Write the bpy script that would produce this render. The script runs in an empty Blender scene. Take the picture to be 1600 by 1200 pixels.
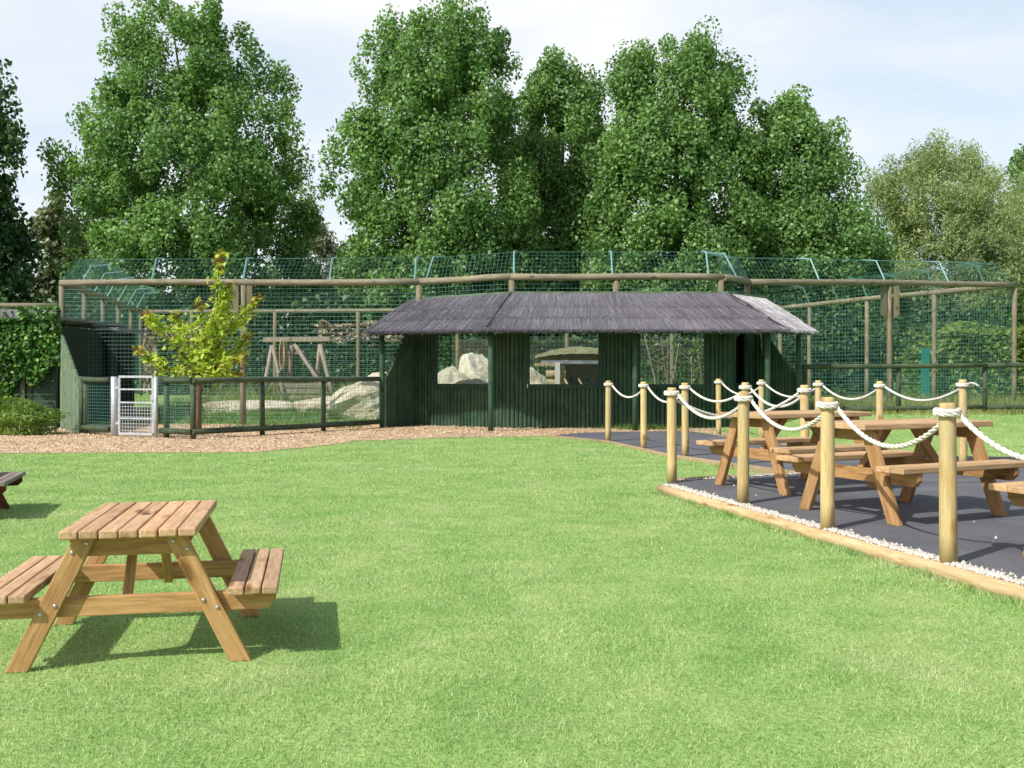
import bpy, math, random
import numpy as np
from mathutils import Vector, Matrix

rng = np.random.default_rng(7)
random.seed(7)
sc = bpy.context.scene
COL = sc.collection
R = math.radians
H, F = 1.2, 1600.0          # eye height of the (seated) photographer, focal length in photo pixels


def G(px, py, z=0.0):
    """point on the level z that the photo shows at (px, py)"""
    d = (H - z) * F / (py - 580.0)
    return ((px - 800.0) / F * d, d)


def X(px, d):
    return (px - 800.0) / F * d


def Z(py, d):
    return H + (580.0 - py) * d / F


def S(t):
    t = np.clip(t, 0, 1)
    return t * t * (3 - 2 * t)


def gz(x, y):
    a = 0.29 * S((np.asarray(x, float) - 4.3) / 2.4) * S((np.asarray(y, float) - 15) / 6.5)
    b = 0.35 * S((np.asarray(y, float) - 23.6) / 5) * S((9.5 - np.asarray(x, float)) / 3)
    return np.maximum(a, b)


def pathz(y):
    return 0.08 - 0.06 * min(1, max(0, (y - 10.2) / 4.5))


PZ = 0.08

# ------------------------------------------------------------------ materials
def nmat(name):
    m = bpy.data.materials.new(name)
    m.use_nodes = True
    nt = m.node_tree
    b = nt.nodes['Principled BSDF']
    return m, nt, b


def N(nt, t, **kw):
    n = nt.nodes.new(t)
    for k, v in kw.items():
        if k in n.inputs:
            n.inputs[k].default_value = v
        else:
            setattr(n, k, v)
    return n


def ramp(nt, fac, stops):
    r = nt.nodes.new('ShaderNodeValToRGB')
    el = r.color_ramp.elements
    while len(el) < len(stops):
        el.new(0.5)
    for e, (p, c) in zip(el, stops):
        e.position = p
        e.color = (*c, 1)
    nt.links.new(fac, r.inputs['Fac'])
    return r.outputs['Color']


def mix(nt, fac, a, b, mode='MIX'):
    m = nt.nodes.new('ShaderNodeMix')
    m.data_type = 'RGBA'
    m.blend_type = mode
    for s, v in ((m.inputs[0], fac), (m.inputs[6], a), (m.inputs[7], b)):
        if isinstance(v, (int, float)):
            s.default_value = v
        elif isinstance(v, tuple):
            s.default_value = (*v, 1)
        else:
            nt.links.new(v, s)
    return m.outputs[2]


def bump(nt, b, h, strength=0.3, dist=0.01):
    n = N(nt, 'ShaderNodeBump', Strength=strength, Distance=dist)
    nt.links.new(h, n.inputs['Height'])
    nt.links.new(n.outputs['Normal'], b.inputs['Normal'])


def coords(nt, scale=(1, 1, 1), kind='Object'):
    tc = nt.nodes.new('ShaderNodeTexCoord')
    mp = nt.nodes.new('ShaderNodeMapping')
    mp.inputs['Scale'].default_value = scale
    nt.links.new(tc.outputs[kind], mp.inputs['Vector'])
    return mp


def noise(nt, vec, scale, detail=4, rough=0.55, dist=0.0):
    n = N(nt, 'ShaderNodeTexNoise', Scale=scale, Detail=detail, Roughness=rough, Distortion=dist)
    if vec is not None:
        nt.links.new(vec, n.inputs['Vector'])
    return n.outputs['Fac']


def mat_wood(name, dark, mid, light, axis='X', fine=1.0, rough=0.7, stain=None):
    m, nt, b = nmat(name)
    s = {'X': (1.3, 14, 14), 'Z': (14, 14, 1.3)}[axis]
    mp = coords(nt, tuple(v * fine for v in s))
    geo = nt.nodes.new('ShaderNodeNewGeometry')
    oi = nt.nodes.new('ShaderNodeObjectInfo')
    add = N(nt, 'ShaderNodeVectorMath', operation='ADD')
    sc_ = N(nt, 'ShaderNodeMath', operation='MULTIPLY_ADD')
    sc_.inputs[1].default_value = 37.0
    nt.links.new(geo.outputs['Random Per Island'], sc_.inputs[0])
    mm = N(nt, 'ShaderNodeMath', operation='MULTIPLY')
    mm.inputs[1].default_value = 91.0
    nt.links.new(oi.outputs['Random'], mm.inputs[0])
    nt.links.new(mm.outputs[0], sc_.inputs[2])
    nt.links.new(mp.outputs[0], add.inputs[0])
    nt.links.new(sc_.outputs[0], add.inputs[1])
    v = add.outputs[0]
    n1 = noise(nt, v, 1.6, 6, 0.65, 1.2)
    n2 = noise(nt, v, 7.0, 3, 0.6)
    c = ramp(nt, n1, [(0.30, dark), (0.5, mid), (0.72, light)])
    c2 = ramp(nt, n2, [(0.3, (0.72, 0.70, 0.66)), (0.6, (1, 1, 1))])
    c = mix(nt, 0.8, c, c2, 'MULTIPLY')
    # knots
    mp2 = coords(nt, (3.2, 9, 9) if axis == 'X' else (7, 7, 4.0))
    add2 = N(nt, 'ShaderNodeVectorMath', operation='ADD')
    nt.links.new(mp2.outputs[0], add2.inputs[0])
    nt.links.new(sc_.outputs[0], add2.inputs[1])
    vo = N(nt, 'ShaderNodeTexVoronoi', Scale=0.9)
    nt.links.new(add2.outputs[0], vo.inputs['Vector'])
    kn = ramp(nt, vo.outputs['Distance'], [(0.11, (0.26, 0.17, 0.10)), (0.16, (0.62, 0.5, 0.4)), (0.28, (1, 1, 1))])
    c = mix(nt, 0.75, c, kn, 'MULTIPLY')
    # per-board tone
    tone = ramp(nt, geo.outputs['Random Per Island'], [(0.0, (0.74, 0.72, 0.70)), (0.5, (0.95, 0.93, 0.92)), (1.0, (1.14, 1.1, 1.06))])
    c = mix(nt, 1.0, c, tone, 'MULTIPLY')
    tone2 = ramp(nt, oi.outputs['Random'], [(0.0, (0.84, 0.82, 0.78)), (0.5, (0.98, 0.98, 0.97)), (1.0, (1.10, 1.06, 1.0))])
    c = mix(nt, 1.0, c, tone2, 'MULTIPLY')
    if stain:
        n3 = noise(nt, coords(nt, (2, 2, 2)).outputs[0], 1.5, 5, 0.6)
        f = ramp(nt, n3, [(0.42, (0, 0, 0)), (0.68, (0.75, 0.75, 0.75))])
        c = mix(nt, f, c, stain)
    nt.links.new(c, b.inputs['Base Color'])
    b.inputs['Roughness'].default_value = rough
    b.inputs['Specular IOR Level'].default_value = 0.25
    bump(nt, b, n2, 0.35, 0.004)
    return m


def mat_plain(name, col, rough=0.6, var=0.15, scale=8, metal=0.0, b2=None, bstr=0.15):
    m, nt, b = nmat(name)
    n = noise(nt, coords(nt).outputs[0], scale, 5, 0.6)
    lo = tuple(max(0, c * (1 - var * 2)) for c in col)
    hi = tuple(c * (1 + var) for c in (b2 or col))
    c = ramp(nt, n, [(0.3, lo), (0.7, hi)])
    nt.links.new(c, b.inputs['Base Color'])
    b.inputs['Roughness'].default_value = rough
    b.inputs['Metallic'].default_value = metal
    b.inputs['Specular IOR Level'].default_value = 0.3
    bump(nt, b, n, bstr, 0.01)
    return m


def mat_leaf(name, stops, trans=0.35, rough=0.45, spec=0.35, big=0.25, bigtint=((0.65, 0.7, 0.6), (1.2, 1.15, 1.0)), bigdet=3, straw=None):
    m, nt, b = nmat(name)
    geo = nt.nodes.new('ShaderNodeNewGeometry')
    c = ramp(nt, geo.outputs['Random Per Island'], stops)
    n = noise(nt, coords(nt, (1, 1, 1)).outputs[0], big, bigdet, 0.5 if bigdet < 5 else 0.68)
    t = ramp(nt, n, [(0.35, bigtint[0]), (0.68, bigtint[1])])
    c = mix(nt, 1.0, c, t, 'MULTIPLY')
    if straw:
        n4 = noise(nt, coords(nt, (1, 1, 1)).outputs[0], 0.75, 9, 0.72, 0.8)
        c = mix(nt, ramp(nt, n4, [(0.50, (0, 0, 0)), (0.68, (0.62, 0.62, 0.62))]), c, straw)
    nt.links.new(c, b.inputs['Base Color'])
    b.inputs['Roughness'].default_value = rough
    b.inputs['Specular IOR Level'].default_value = spec
    tr = nt.nodes.new('ShaderNodeBsdfTranslucent')
    c2 = mix(nt, 1.0, c, (1.15, 1.25, 0.55), 'MULTIPLY')
    nt.links.new(c2, tr.inputs['Color'])
    ms = N(nt, 'ShaderNodeMixShader')
    ms.inputs[0].default_value = trans
    nt.links.new(b.outputs[0], ms.inputs[1])
    nt.links.new(tr.outputs[0], ms.inputs[2])
    nt.links.new(ms.outputs[0], nt.nodes['Material Output'].inputs['Surface'])
    return m


M = {}
M['leg'] = mat_wood('stained_pine', (0.385, 0.205, 0.080), (0.575, 0.340, 0.140), (0.720, 0.470, 0.225))
M['top'] = mat_wood('weathered_pine_top', (0.409, 0.252, 0.140), (0.549, 0.370, 0.224), (0.683, 0.493, 0.319), rough=0.8)
M['top_shade'] = mat_wood('tabletop_shadow_board', (0.085, 0.068, 0.058), (0.140, 0.112, 0.095), (0.20, 0.16, 0.135), rough=0.6)  # dark bench boards carrying the tabletop's cast shadow as colour
M['old_top'] = mat_wood('old_grey_board', (0.175, 0.150, 0.144), (0.275, 0.237, 0.219), (0.400, 0.350, 0.300), rough=0.85)
M['old_leg'] = mat_wood('old_red_brown_wood', (0.072, 0.023, 0.013), (0.143, 0.046, 0.023), (0.221, 0.078, 0.039))
M['tabA'] = mat_wood('red_cedar_stain', (0.315, 0.168, 0.063), (0.452, 0.263, 0.116), (0.588, 0.378, 0.194))
M['tabAtop'] = mat_wood('red_cedar_top', (0.432, 0.265, 0.135), (0.562, 0.373, 0.205), (0.691, 0.486, 0.297), rough=0.75)
M['post'] = mat_wood('turned_pine_post', (0.462, 0.319, 0.138), (0.627, 0.468, 0.220), (0.748, 0.594, 0.319), axis='Z', fine=0.8, stain=(0.440, 0.396, 0.231))
M['kerb'] = mat_wood('kerb_log_pine', (0.399, 0.289, 0.152), (0.546, 0.415, 0.236), (0.662, 0.525, 0.326))
M['edging'] = mat_wood('edging_board', (0.336, 0.240, 0.144), (0.456, 0.348, 0.216), (0.576, 0.456, 0.312))
M['pole'] = mat_wood('weathered_pole', (0.132, 0.112, 0.073), (0.230, 0.197, 0.139), (0.355, 0.309, 0.230), axis='Z', stain=(0.132, 0.152, 0.079))
M['beam'] = mat_wood('weathered_beam', (0.145, 0.125, 0.086), (0.263, 0.230, 0.171), (0.408, 0.369, 0.284), axis='Z', stain=(0.171, 0.178, 0.106))
M['grey_timber'] = mat_wood('silver_timber', (0.22, 0.19, 0.15), (0.33, 0.29, 0.24), (0.46, 0.41, 0.34), axis='Z')
M['log'] = mat_wood('cut_log', (0.3, 0.22, 0.12), (0.42, 0.32, 0.18), (0.55, 0.44, 0.28), axis='Z')
M['green'] = mat_wood('green_stained_half_log', (0.020, 0.054, 0.034), (0.034, 0.088, 0.055), (0.058, 0.125, 0.077), axis='Z', rough=0.65, stain=(0.067, 0.110, 0.060))
M['greenrail'] = mat_wood('green_stained_rail', (0.030, 0.054, 0.030), (0.051, 0.084, 0.049), (0.088, 0.121, 0.074), axis='Z', rough=0.7, stain=(0.115, 0.135, 0.081))
M['greenwing'] = mat_wood('pale_green_boards', (0.112, 0.179, 0.112), (0.168, 0.246, 0.157), (0.246, 0.325, 0.224), axis='Z', rough=0.7)  # lighter green than the hut logs
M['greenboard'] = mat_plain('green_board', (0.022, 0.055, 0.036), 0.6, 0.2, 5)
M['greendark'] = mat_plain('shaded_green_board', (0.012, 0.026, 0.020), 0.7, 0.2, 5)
M['ridge'] = mat_plain('pale_green_ridge', (0.12, 0.17, 0.11), 0.7, 0.25, 5)
M['wire'] = mat_plain('green_plastic_coated_wire', (0.085, 0.215, 0.180), 0.5, 0.1, 3)
M['bracket'] = mat_plain('pale_teal_bracket', (0.20, 0.37, 0.38), 0.5, 0.1, 4)
M['tealpost'] = mat_plain('teal_painted_panel', (0.02, 0.17, 0.14), 0.5, 0.1, 4)
M['galv'] = mat_plain('galvanised_steel', (0.50, 0.53, 0.57), 0.45, 0.12, 14, metal=0.35)
M['rope'] = mat_plain('white_rope', (0.70, 0.66, 0.58), 0.85, 0.12, 30, bstr=0.4)
M['felt'] = mat_plain('grey_roof_fascia', (0.20, 0.205, 0.225), 0.7, 0.2, 3)
M['dark'] = mat_plain('dark_void', (0.010, 0.013, 0.014), 0.9, 0.2, 3)  # near-black colour stands in for the unlit depth of hole and doorway
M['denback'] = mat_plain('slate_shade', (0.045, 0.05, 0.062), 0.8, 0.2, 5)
M['steelbolt'] = mat_plain('steel_bolt', (0.55, 0.56, 0.6), 0.3, 0.05, 20, metal=0.8)
M['stone'] = mat_plain('white_pebble', (0.58, 0.54, 0.47), 0.85, 0.2, 60, bstr=0.3)
M['bark_tree'] = mat_wood('tree_bark', (0.035, 0.028, 0.02), (0.07, 0.058, 0.042), (0.12, 0.10, 0.075), axis='Z', rough=0.9)
M['bark_young'] = mat_wood('young_bark', (0.12, 0.07, 0.045), (0.2, 0.125, 0.085), (0.27, 0.18, 0.125), axis='Z', rough=0.85)
M['soil_roof'] = mat_plain('dry_turf', (0.22, 0.21, 0.10), 0.95, 0.35, 14, bstr=0.8)
M['pane'] = None


def mat_glass():
    m, nt, b = nmat('clear_window_glass')
    nt.nodes.remove(b)
    t = N(nt, 'ShaderNodeBsdfTransparent')
    t.inputs['Color'].default_value = (0.90, 0.95, 0.96, 1)
    g = N(nt, 'ShaderNodeBsdfGlossy', Roughness=0.03)
    fr = N(nt, 'ShaderNodeFresnel', IOR=1.35)
    ms = N(nt, 'ShaderNodeMixShader')
    nt.links.new(fr.outputs[0], ms.inputs[0])
    nt.links.new(t.outputs[0], ms.inputs[1])
    nt.links.new(g.outputs[0], ms.inputs[2])
    nt.links.new(ms.outputs[0], nt.nodes['Material Output'].inputs['Surface'])
    return m


M['pane'] = mat_glass()


def mat_rock():
    m, nt, b = nmat('pale_sandstone')
    v = coords(nt).outputs[0]
    n = noise(nt, v, 1.6, 8, 0.62)
    n2 = noise(nt, v, 5, 8, 0.72)
    c = ramp(nt, n, [(0.32, (0.56, 0.47, 0.31)), (0.5, (0.76, 0.69, 0.51)), (0.68, (0.82, 0.77, 0.62))])
    c = mix(nt, 0.6, c, ramp(nt, n2, [(0.3, (0.6, 0.56, 0.48)), (0.6, (1, 1, 1))]), 'MULTIPLY')
    nt.links.new(c, b.inputs['Base Color'])
    b.inputs['Roughness'].default_value = 0.9
    bump(nt, b, n2, 1.0, 0.12)
    return m


M['rock'] = mat_rock()


def mat_lawn():
    m, nt, b = nmat('mown_lawn')
    v = coords(nt, (1, 1, 1)).outputs[0]
    n1 = noise(nt, v, 1.5, 7, 0.70, 0.6)
    n2 = noise(nt, v, 38, 3, 0.7)
    n3 = noise(nt, v, 3.2, 4, 0.65)
    c = ramp(nt, n1, [(0.34, (0.200, 0.340, 0.100)), (0.52, (0.285, 0.425, 0.145)), (0.68, (0.380, 0.475, 0.200))])
    c = mix(nt, 0.6, c, ramp(nt, n3, [(0.3, (0.72, 0.80, 0.62)), (0.7, (1.22, 1.14, 1.1))]), 'MULTIPLY')
    c = mix(nt, 0.8, c, ramp(nt, n2, [(0.25, (0.42, 0.48, 0.38)), (0.75, (1.35, 1.32, 1.25))]), 'MULTIPLY')
    nt.links.new(c, b.inputs['Base Color'])
    b.inputs['Roughness'].default_value = 0.85
    b.inputs['Specular IOR Level'].default_value = 0.1
    bump(nt, b, n2, 0.6, 0.03)
    return m


M['lawn'] = mat_lawn()


def mat_chips(name='bark_chippings', k=1.0):
    m, nt, b = nmat(name)
    v = coords(nt, (1, 1, 1)).outputs[0]
    vo = N(nt, 'ShaderNodeTexVoronoi', Scale=34.0)
    nt.links.new(v, vo.inputs['Vector'])
    sep = N(nt, 'ShaderNodeSeparateColor')
    nt.links.new(vo.outputs['Color'], sep.inputs[0])
    c = ramp(nt, sep.outputs[0], [(0.0, (0.24 * k, 0.145 * k, 0.075 * k)), (0.35, (0.42 * k, 0.285 * k, 0.165 * k)), (0.7, (0.55 * k, 0.395 * k, 0.24 * k)), (1.0, (0.66 * k, 0.52 * k, 0.36 * k))])
    n = noise(nt, v, 0.9, 4, 0.6)
    c = mix(nt, 0.6, c, ramp(nt, n, [(0.3, (0.7, 0.66, 0.6)), (0.65, (1.1, 1.08, 1.05))]), 'MULTIPLY')
    nt.links.new(c, b.inputs['Base Color'])
    b.inputs['Roughness'].default_value = 0.9
    bump(nt, b, vo.outputs['Distance'], 0.8, 0.03)
    return m


M['chips'] = mat_chips(k=1.2)


def mat_chip_piece():
    m, nt, b = nmat('bark_chip_piece')
    geo = nt.nodes.new('ShaderNodeNewGeometry')
    c = ramp(nt, geo.outputs['Random Per Island'], [(0, (0.27, 0.17, 0.09)), (0.4, (0.54, 0.38, 0.23)), (1, (0.78, 0.64, 0.47))])
    nt.links.new(c, b.inputs['Base Color'])
    b.inputs['Roughness'].default_value = 0.9
    return m


M['chip'] = mat_chip_piece()


def mat_tarmac():
    m, nt, b = nmat('dark_rubber_tarmac')
    v = coords(nt).outputs[0]
    n1 = noise(nt, v, 1.3, 5, 0.6)
    n2 = noise(nt, v, 90, 3, 0.7)
    c = ramp(nt, n1, [(0.3, (0.078, 0.078, 0.088)), (0.7, (0.130, 0.130, 0.142))])
    c = mix(nt, 0.9, c, ramp(nt, n2, [(0.3, (0.55, 0.55, 0.56)), (0.72, (1.5, 1.5, 1.48))]), 'MULTIPLY')
    nt.links.new(c, b.inputs['Base Color'])
    b.inputs['Roughness'].default_value = 0.85
    bump(nt, b, n2, 0.5, 0.01)
    return m


M['tarmac'] = mat_tarmac()


def mat_thatch(name, lo, md, hi):
    m, nt, b = nmat(name)
    geo = nt.nodes.new('ShaderNodeNewGeometry')
    c = ramp(nt, geo.outputs['Random Per Island'], [(0, lo), (0.6, md), (1, hi)])
    n = noise(nt, coords(nt).outputs[0], 1.1, 4, 0.6)
    c = mix(nt, 0.8, c, ramp(nt, n, [(0.3, (0.75, 0.74, 0.76)), (0.7, (1.2, 1.2, 1.2))]), 'MULTIPLY')
    nt.links.new(c, b.inputs['Base Color'])
    b.inputs['Roughness'].default_value = 0.85
    b.inputs['Specular IOR Level'].default_value = 0.15
    return m


M['thatch'] = mat_thatch('heather_thatch', (0.075, 0.069, 0.079), (0.135, 0.126, 0.142), (0.25, 0.235, 0.255))
M['thatch_under'] = mat_plain('dark_thatch_base', (0.045, 0.042, 0.046), 0.9, 0.3, 9)
M['thatch_pale'] = mat_thatch('pale_thatch', (0.34, 0.32, 0.325), (0.56, 0.54, 0.54), (0.74, 0.72, 0.71))  # lighter thatch for the slope at the right end

M['poplar'] = mat_leaf('poplar_leaf', [(0, (0.093, 0.184, 0.054)), (0.5, (0.166, 0.309, 0.090)), (0.85, (0.237, 0.403, 0.133)), (0.97, (0.297, 0.451, 0.190)), (1, (0.356, 0.475, 0.261))], 0.38, 0.48, 0.4, 0.3, ((0.68, 0.74, 0.70), (1.2, 1.15, 1.05)))
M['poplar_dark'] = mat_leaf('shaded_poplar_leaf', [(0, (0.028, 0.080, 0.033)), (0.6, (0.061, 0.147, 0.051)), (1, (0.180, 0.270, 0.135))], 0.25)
M['willow'] = mat_leaf('willow_leaf', [(0, (0.189, 0.259, 0.119)), (0.5, (0.329, 0.413, 0.203)), (1, (0.518, 0.574, 0.364))], 0.4, 0.5, 0.25)
M['greyleaf'] = mat_leaf('grey_green_leaf', [(0, (0.081, 0.114, 0.057)), (0.6, (0.163, 0.204, 0.114)), (1, (0.325, 0.341, 0.244))], 0.3)
M['shrub'] = mat_leaf('dark_shrub_leaf', [(0, (0.020, 0.054, 0.020)), (0.6, (0.048, 0.105, 0.037)), (1, (0.128, 0.204, 0.068))], 0.22)
M['hedge'] = mat_leaf('clipped_hedge_leaf', [(0, (0.081, 0.161, 0.029)), (0.55, (0.172, 0.276, 0.057)), (1, (0.345, 0.425, 0.127))], 0.35)
M['brightshrub'] = mat_leaf('bright_shrub_leaf', [(0, (0.081, 0.176, 0.027)), (0.5, (0.189, 0.324, 0.054)), (1, (0.405, 0.540, 0.135))], 0.35)
M['brownhedge'] = mat_leaf('pale_brown_leaf', [(0, (0.20, 0.15, 0.11)), (0.5, (0.42, 0.33, 0.265)), (1, (0.66, 0.56, 0.48))], 0.25)
M['ivy'] = mat_leaf('ivy_leaf', [(0, (0.026, 0.085, 0.018)), (0.5, (0.058, 0.169, 0.033)), (0.85, (0.117, 0.273, 0.052)), (1, (0.312, 0.468, 0.117))], 0.25, 0.5, 0.25, 1.5)
M['maple'] = mat_leaf('maple_leaf', [(0, (0.253, 0.380, 0.034)), (0.5, (0.494, 0.621, 0.081)), (0.9, (0.690, 0.759, 0.184)), (1, (0.632, 0.483, 0.138))], 0.45, 0.45, 0.3, 1.2, ((0.85, 0.88, 0.8), (1.1, 1.08, 1.0)))
M['maple_tip'] = mat_leaf('young_orange_maple_leaf', [(0, (0.26, 0.10, 0.03)), (0.6, (0.38, 0.19, 0.05)), (1, (0.42, 0.30, 0.08))], 0.4)
M['grassblade'] = mat_leaf('lawn_grass_blade', [(0, (0.095, 0.215, 0.050)), (0.25, (0.240, 0.410, 0.120)), (0.50, (0.365, 0.525, 0.180)), (0.82, (0.480, 0.625, 0.265)), (0.95, (0.64, 0.66, 0.41)), (1, (0.78, 0.72, 0.53))], 0.20, 0.5, 0.3, 1.7, ((0.64, 0.80, 0.60), (1.20, 1.06, 1.16)), 8, (0.60, 0.56, 0.36))
M['tallgrass'] = mat_leaf('tall_grass_blade', [(0, (0.058, 0.137, 0.026)), (0.6, (0.130, 0.247, 0.052)), (1, (0.338, 0.351, 0.143))], 0.35)
M['drygrass'] = mat_leaf('dry_grass_blade', [(0, (0.125, 0.163, 0.044)), (0.6, (0.250, 0.275, 0.094)), (1, (0.450, 0.425, 0.213))], 0.3)

# ------------------------------------------------------------------ mesh helpers
class MB:
    def __init__(s):
        s.v, s.f, s.n = [], [], 0

    def add(s, v, f):
        v = np.asarray(v, float).reshape(-1, 3)
        s.v.append(v)
        s.f += [tuple(i + s.n for i in q) for q in f]
        s.n += len(v)
        return s

    def box(s, c, size, mat=None):
        hx, hy, hz = [q / 2 for q in size]
        v = np.array([(x, y, z) for x in (-hx, hx) for y in (-hy, hy) for z in (-hz, hz)]) 
        if mat is not None:
            v = np.array([tuple(mat @ Vector(p)) for p in v])
        v = v + np.array(c)
        return s.add(v, [(0, 1, 3, 2), (4, 6, 7, 5), (0, 4, 5, 1), (2, 3, 7, 6), (0, 2, 6, 4), (1, 5, 7, 3)])

    def bar(s, a, b, w, t, up=(0, 0, 1)):
        """square-section bar from a to b, w across, t along up"""
        a, b, up = Vector(a), Vector(b), Vector(up)
        x = (b - a).normalized()
        y = up.cross(x).normalized()
        z = x.cross(y)
        o = [(-1, -1), (1, -1), (1, 1), (-1, 1)]
        v = [tuple(p + y * (w / 2 * i) + z * (t / 2 * j)) for p in (a, b) for i, j in o]
        return s.add(v, [(3, 2, 1, 0), (4, 5, 6, 7), (0, 1, 5, 4), (1, 2, 6, 5), (2, 3, 7, 6), (3, 0, 4, 7)])

    def tube(s, pts, radii, n=8, cap=True, wob=0.0):
        pts = [Vector(p) for p in pts]
        if isinstance(radii, (int, float)):
            radii = [radii] * len(pts)
        v = []
        prev = None
        for i, p in enumerate(pts):
            t = (pts[min(i + 1, len(pts) - 1)] - pts[max(i - 1, 0)]).normalized()
            if prev is None:
                ref = Vector((0, 0, 1)) if abs(t.z) < 0.9 else Vector((1, 0, 0))
                u = ref.cross(t).normalized()
            else:
                u = (prev - t * prev.dot(t)).normalized()
            prev = u
            w = t.cross(u)
            for k in range(n):
                a = 2 * math.pi * k / n
                r = radii[i] * (1 + (random.uniform(-wob, wob) if wob else 0))
                v.append(tuple(p + (u * math.cos(a) + w * math.sin(a)) * r))
        f = []
        for i in range(len(pts) - 1):
            for k in range(n):
                a, b = i * n + k, i * n + (k + 1) % n
                f.append((a, b, b + n, a + n))
        if cap:
            f.append(tuple(range(n - 1, -1, -1)))
            f.append(tuple(range((len(pts) - 1) * n, len(pts) * n)))
        return s.add(v, f)

    def build(s, name, mat, parent=None, smooth=False, bevel=0.0, matrix=None):
        me = bpy.data.meshes.new(name)
        v = np.concatenate(s.v) if s.v else np.zeros((0, 3))
        me.from_pydata(v.tolist(), [], s.f)
        return link(name, me, mat, parent, smooth, bevel, matrix)


def link(name, me, mat, parent=None, smooth=False, bevel=0.0, matrix=None):
    me.validate()
    me.update()
    for m in (mat if isinstance(mat, (list, tuple)) else [mat]):
        me.materials.append(m)
    if smooth:
        me.polygons.foreach_set('use_smooth', [True] * len(me.polygons))
    o = bpy.data.objects.new(name, me)
    COL.objects.link(o)
    if parent is not None:
        o.parent = parent
    if matrix is not None:
        o.matrix_local = matrix
    if bevel:
        b = o.modifiers.new('bevel', 'BEVEL')
        b.width = bevel
        b.segments = 2
        b.limit_method = 'ANGLE'
    return o


def fast_mesh(name, verts, k):
    """many separate k-gons from an (n*k,3) array"""
    n = len(verts) // k
    me = bpy.data.meshes.new(name)
    me.vertices.add(n * k)
    me.vertices.foreach_set('co', np.ascontiguousarray(verts, dtype=np.float32).ravel())
    me.loops.add(n * k)
    me.loops.foreach_set('vertex_index', np.arange(n * k, dtype=np.int32))
    me.polygons.add(n)
    me.polygons.foreach_set('loop_start', np.arange(0, n * k, k, dtype=np.int32))
    me.update(calc_edges=True)
    return me


def tag(o, label=None, cat=None, group=None, kind=None):
    if label: o['label'] = label
    if cat: o['category'] = cat
    if group: o['group'] = group
    if kind: o['kind'] = kind
    return o


def thing(name, label, cat, loc=(0, 0, 0), rot=0.0, group=None):
    o = bpy.data.objects.new(name, None)
    COL.objects.link(o)
    o.location = loc
    o.rotation_euler = (0, 0, rot)
    o.empty_display_size = 0.2
    return tag(o, label, cat, group)


def rel(root, p):
    """world point to the local space of an unrotated empty"""
    return Vector(p) - Vector(root.location)


def leaf_cards(c, size, up=0.35, aspect=0.75, outward=None, ob=0.0):
    """diamond leaves at c (n,3)"""
    n = len(c)
    nr = rng.normal(size=(n, 3))
    nr[:, 2] += up * 2
    if outward is not None:
        nr += outward * ob
    nr /= np.linalg.norm(nr, axis=1)[:, None] + 1e-9
    t = rng.normal(size=(n, 3))
    t[:, 2] -= 0.6
    t -= nr * (t * nr).sum(1)[:, None]
    t /= np.linalg.norm(t, axis=1)[:, None] + 1e-9
    b = np.cross(nr, t)
    s = (size * rng.uniform(0.65, 1.3, n))[:, None]
    v = np.empty((n, 4, 3))
    v[:, 0] = c - t * s * 0.5
    v[:, 1] = c + b * s * 0.5 * aspect - t * s * 0.05
    v[:, 2] = c + t * s * 0.6
    v[:, 3] = c - b * s * 0.5 * aspect - t * s * 0.05
    return v.reshape(-1, 3)


def inpoly(x, y, poly):
    ins = np.zeros(len(x), bool)
    n = len(poly)
    for i in range(n):
        x0, y0 = poly[i]
        x1, y1 = poly[(i + 1) % n]
        c = ((y0 > y) != (y1 > y)) & (x < (x1 - x0) * (y - y0) / (y1 - y0 + 1e-12) + x0)
        ins ^= c
    return ins


# ------------------------------------------------------------------ camera, sun, sky
cam = bpy.data.objects.new('camera', bpy.data.cameras.new('camera'))
COL.objects.link(cam)
cam.location = (0, 0, H)
cam.rotation_euler = (R(90), 0, 0)
cam.data.sensor_width = 36
cam.data.lens = 36
cam.data.shift_y = -20 / 1600
cam.data.clip_start = 0.05
cam.data.clip_end = 3000
sc.camera = cam

EL, AZ = R(45), R(46)       # the sun stands behind the camera's left shoulder
ldir = Vector((math.sin(AZ) * math.cos(EL), math.cos(AZ) * math.cos(EL), -math.sin(EL)))
sl = bpy.data.lights.new('sun', 'SUN')
sl.energy = 5.0
sl.angle = R(0.53)
sl.color = (1.0, 0.975, 0.93)
so = bpy.data.objects.new('sun', sl)
so.rotation_euler = ldir.to_track_quat('-Z', 'Y').to_euler()
so.location = (-20, -20, 30)
COL.objects.link(so)

w = bpy.data.worlds.new('World')
sc.world = w
w.use_nodes = True
nt = w.node_tree
bg = nt.nodes['Background']
sky = nt.nodes.new('ShaderNodeTexSky')
sky.sky_type = 'NISHITA'
sky.sun_disc = False
sky.sun_elevation = EL
sky.sun_rotation = AZ + math.pi
sky.air_density = 1.0
sky.dust_density = 1.5
tc = nt.nodes.new('ShaderNodeTexCoord')
mp = nt.nodes.new('ShaderNodeMapping')
mp.inputs['Scale'].default_value = (1.0, 1.0, 3.2)
mp.inputs['Location'].default_value = (0.35, 0.1, 0.55)
nt.links.new(tc.outputs['Generated'], mp.inputs['Vector'])
cn = noise(nt, mp.outputs[0], 1.7, 7, 0.55, 0.4)
cf = ramp(nt, cn, [(0.36, (0.0, 0.0, 0.0)), (0.47, (0.45, 0.45, 0.45)), (0.60, (1, 1, 1))])
skyb = mix(nt, 0.72, mix(nt, 1.0, sky.outputs[0], (1.5, 1.4, 1.3), 'MULTIPLY'), (6.2, 7.1, 7.95))
cc = mix(nt, cf, skyb, (7.75, 7.9, 8.05))
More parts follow.
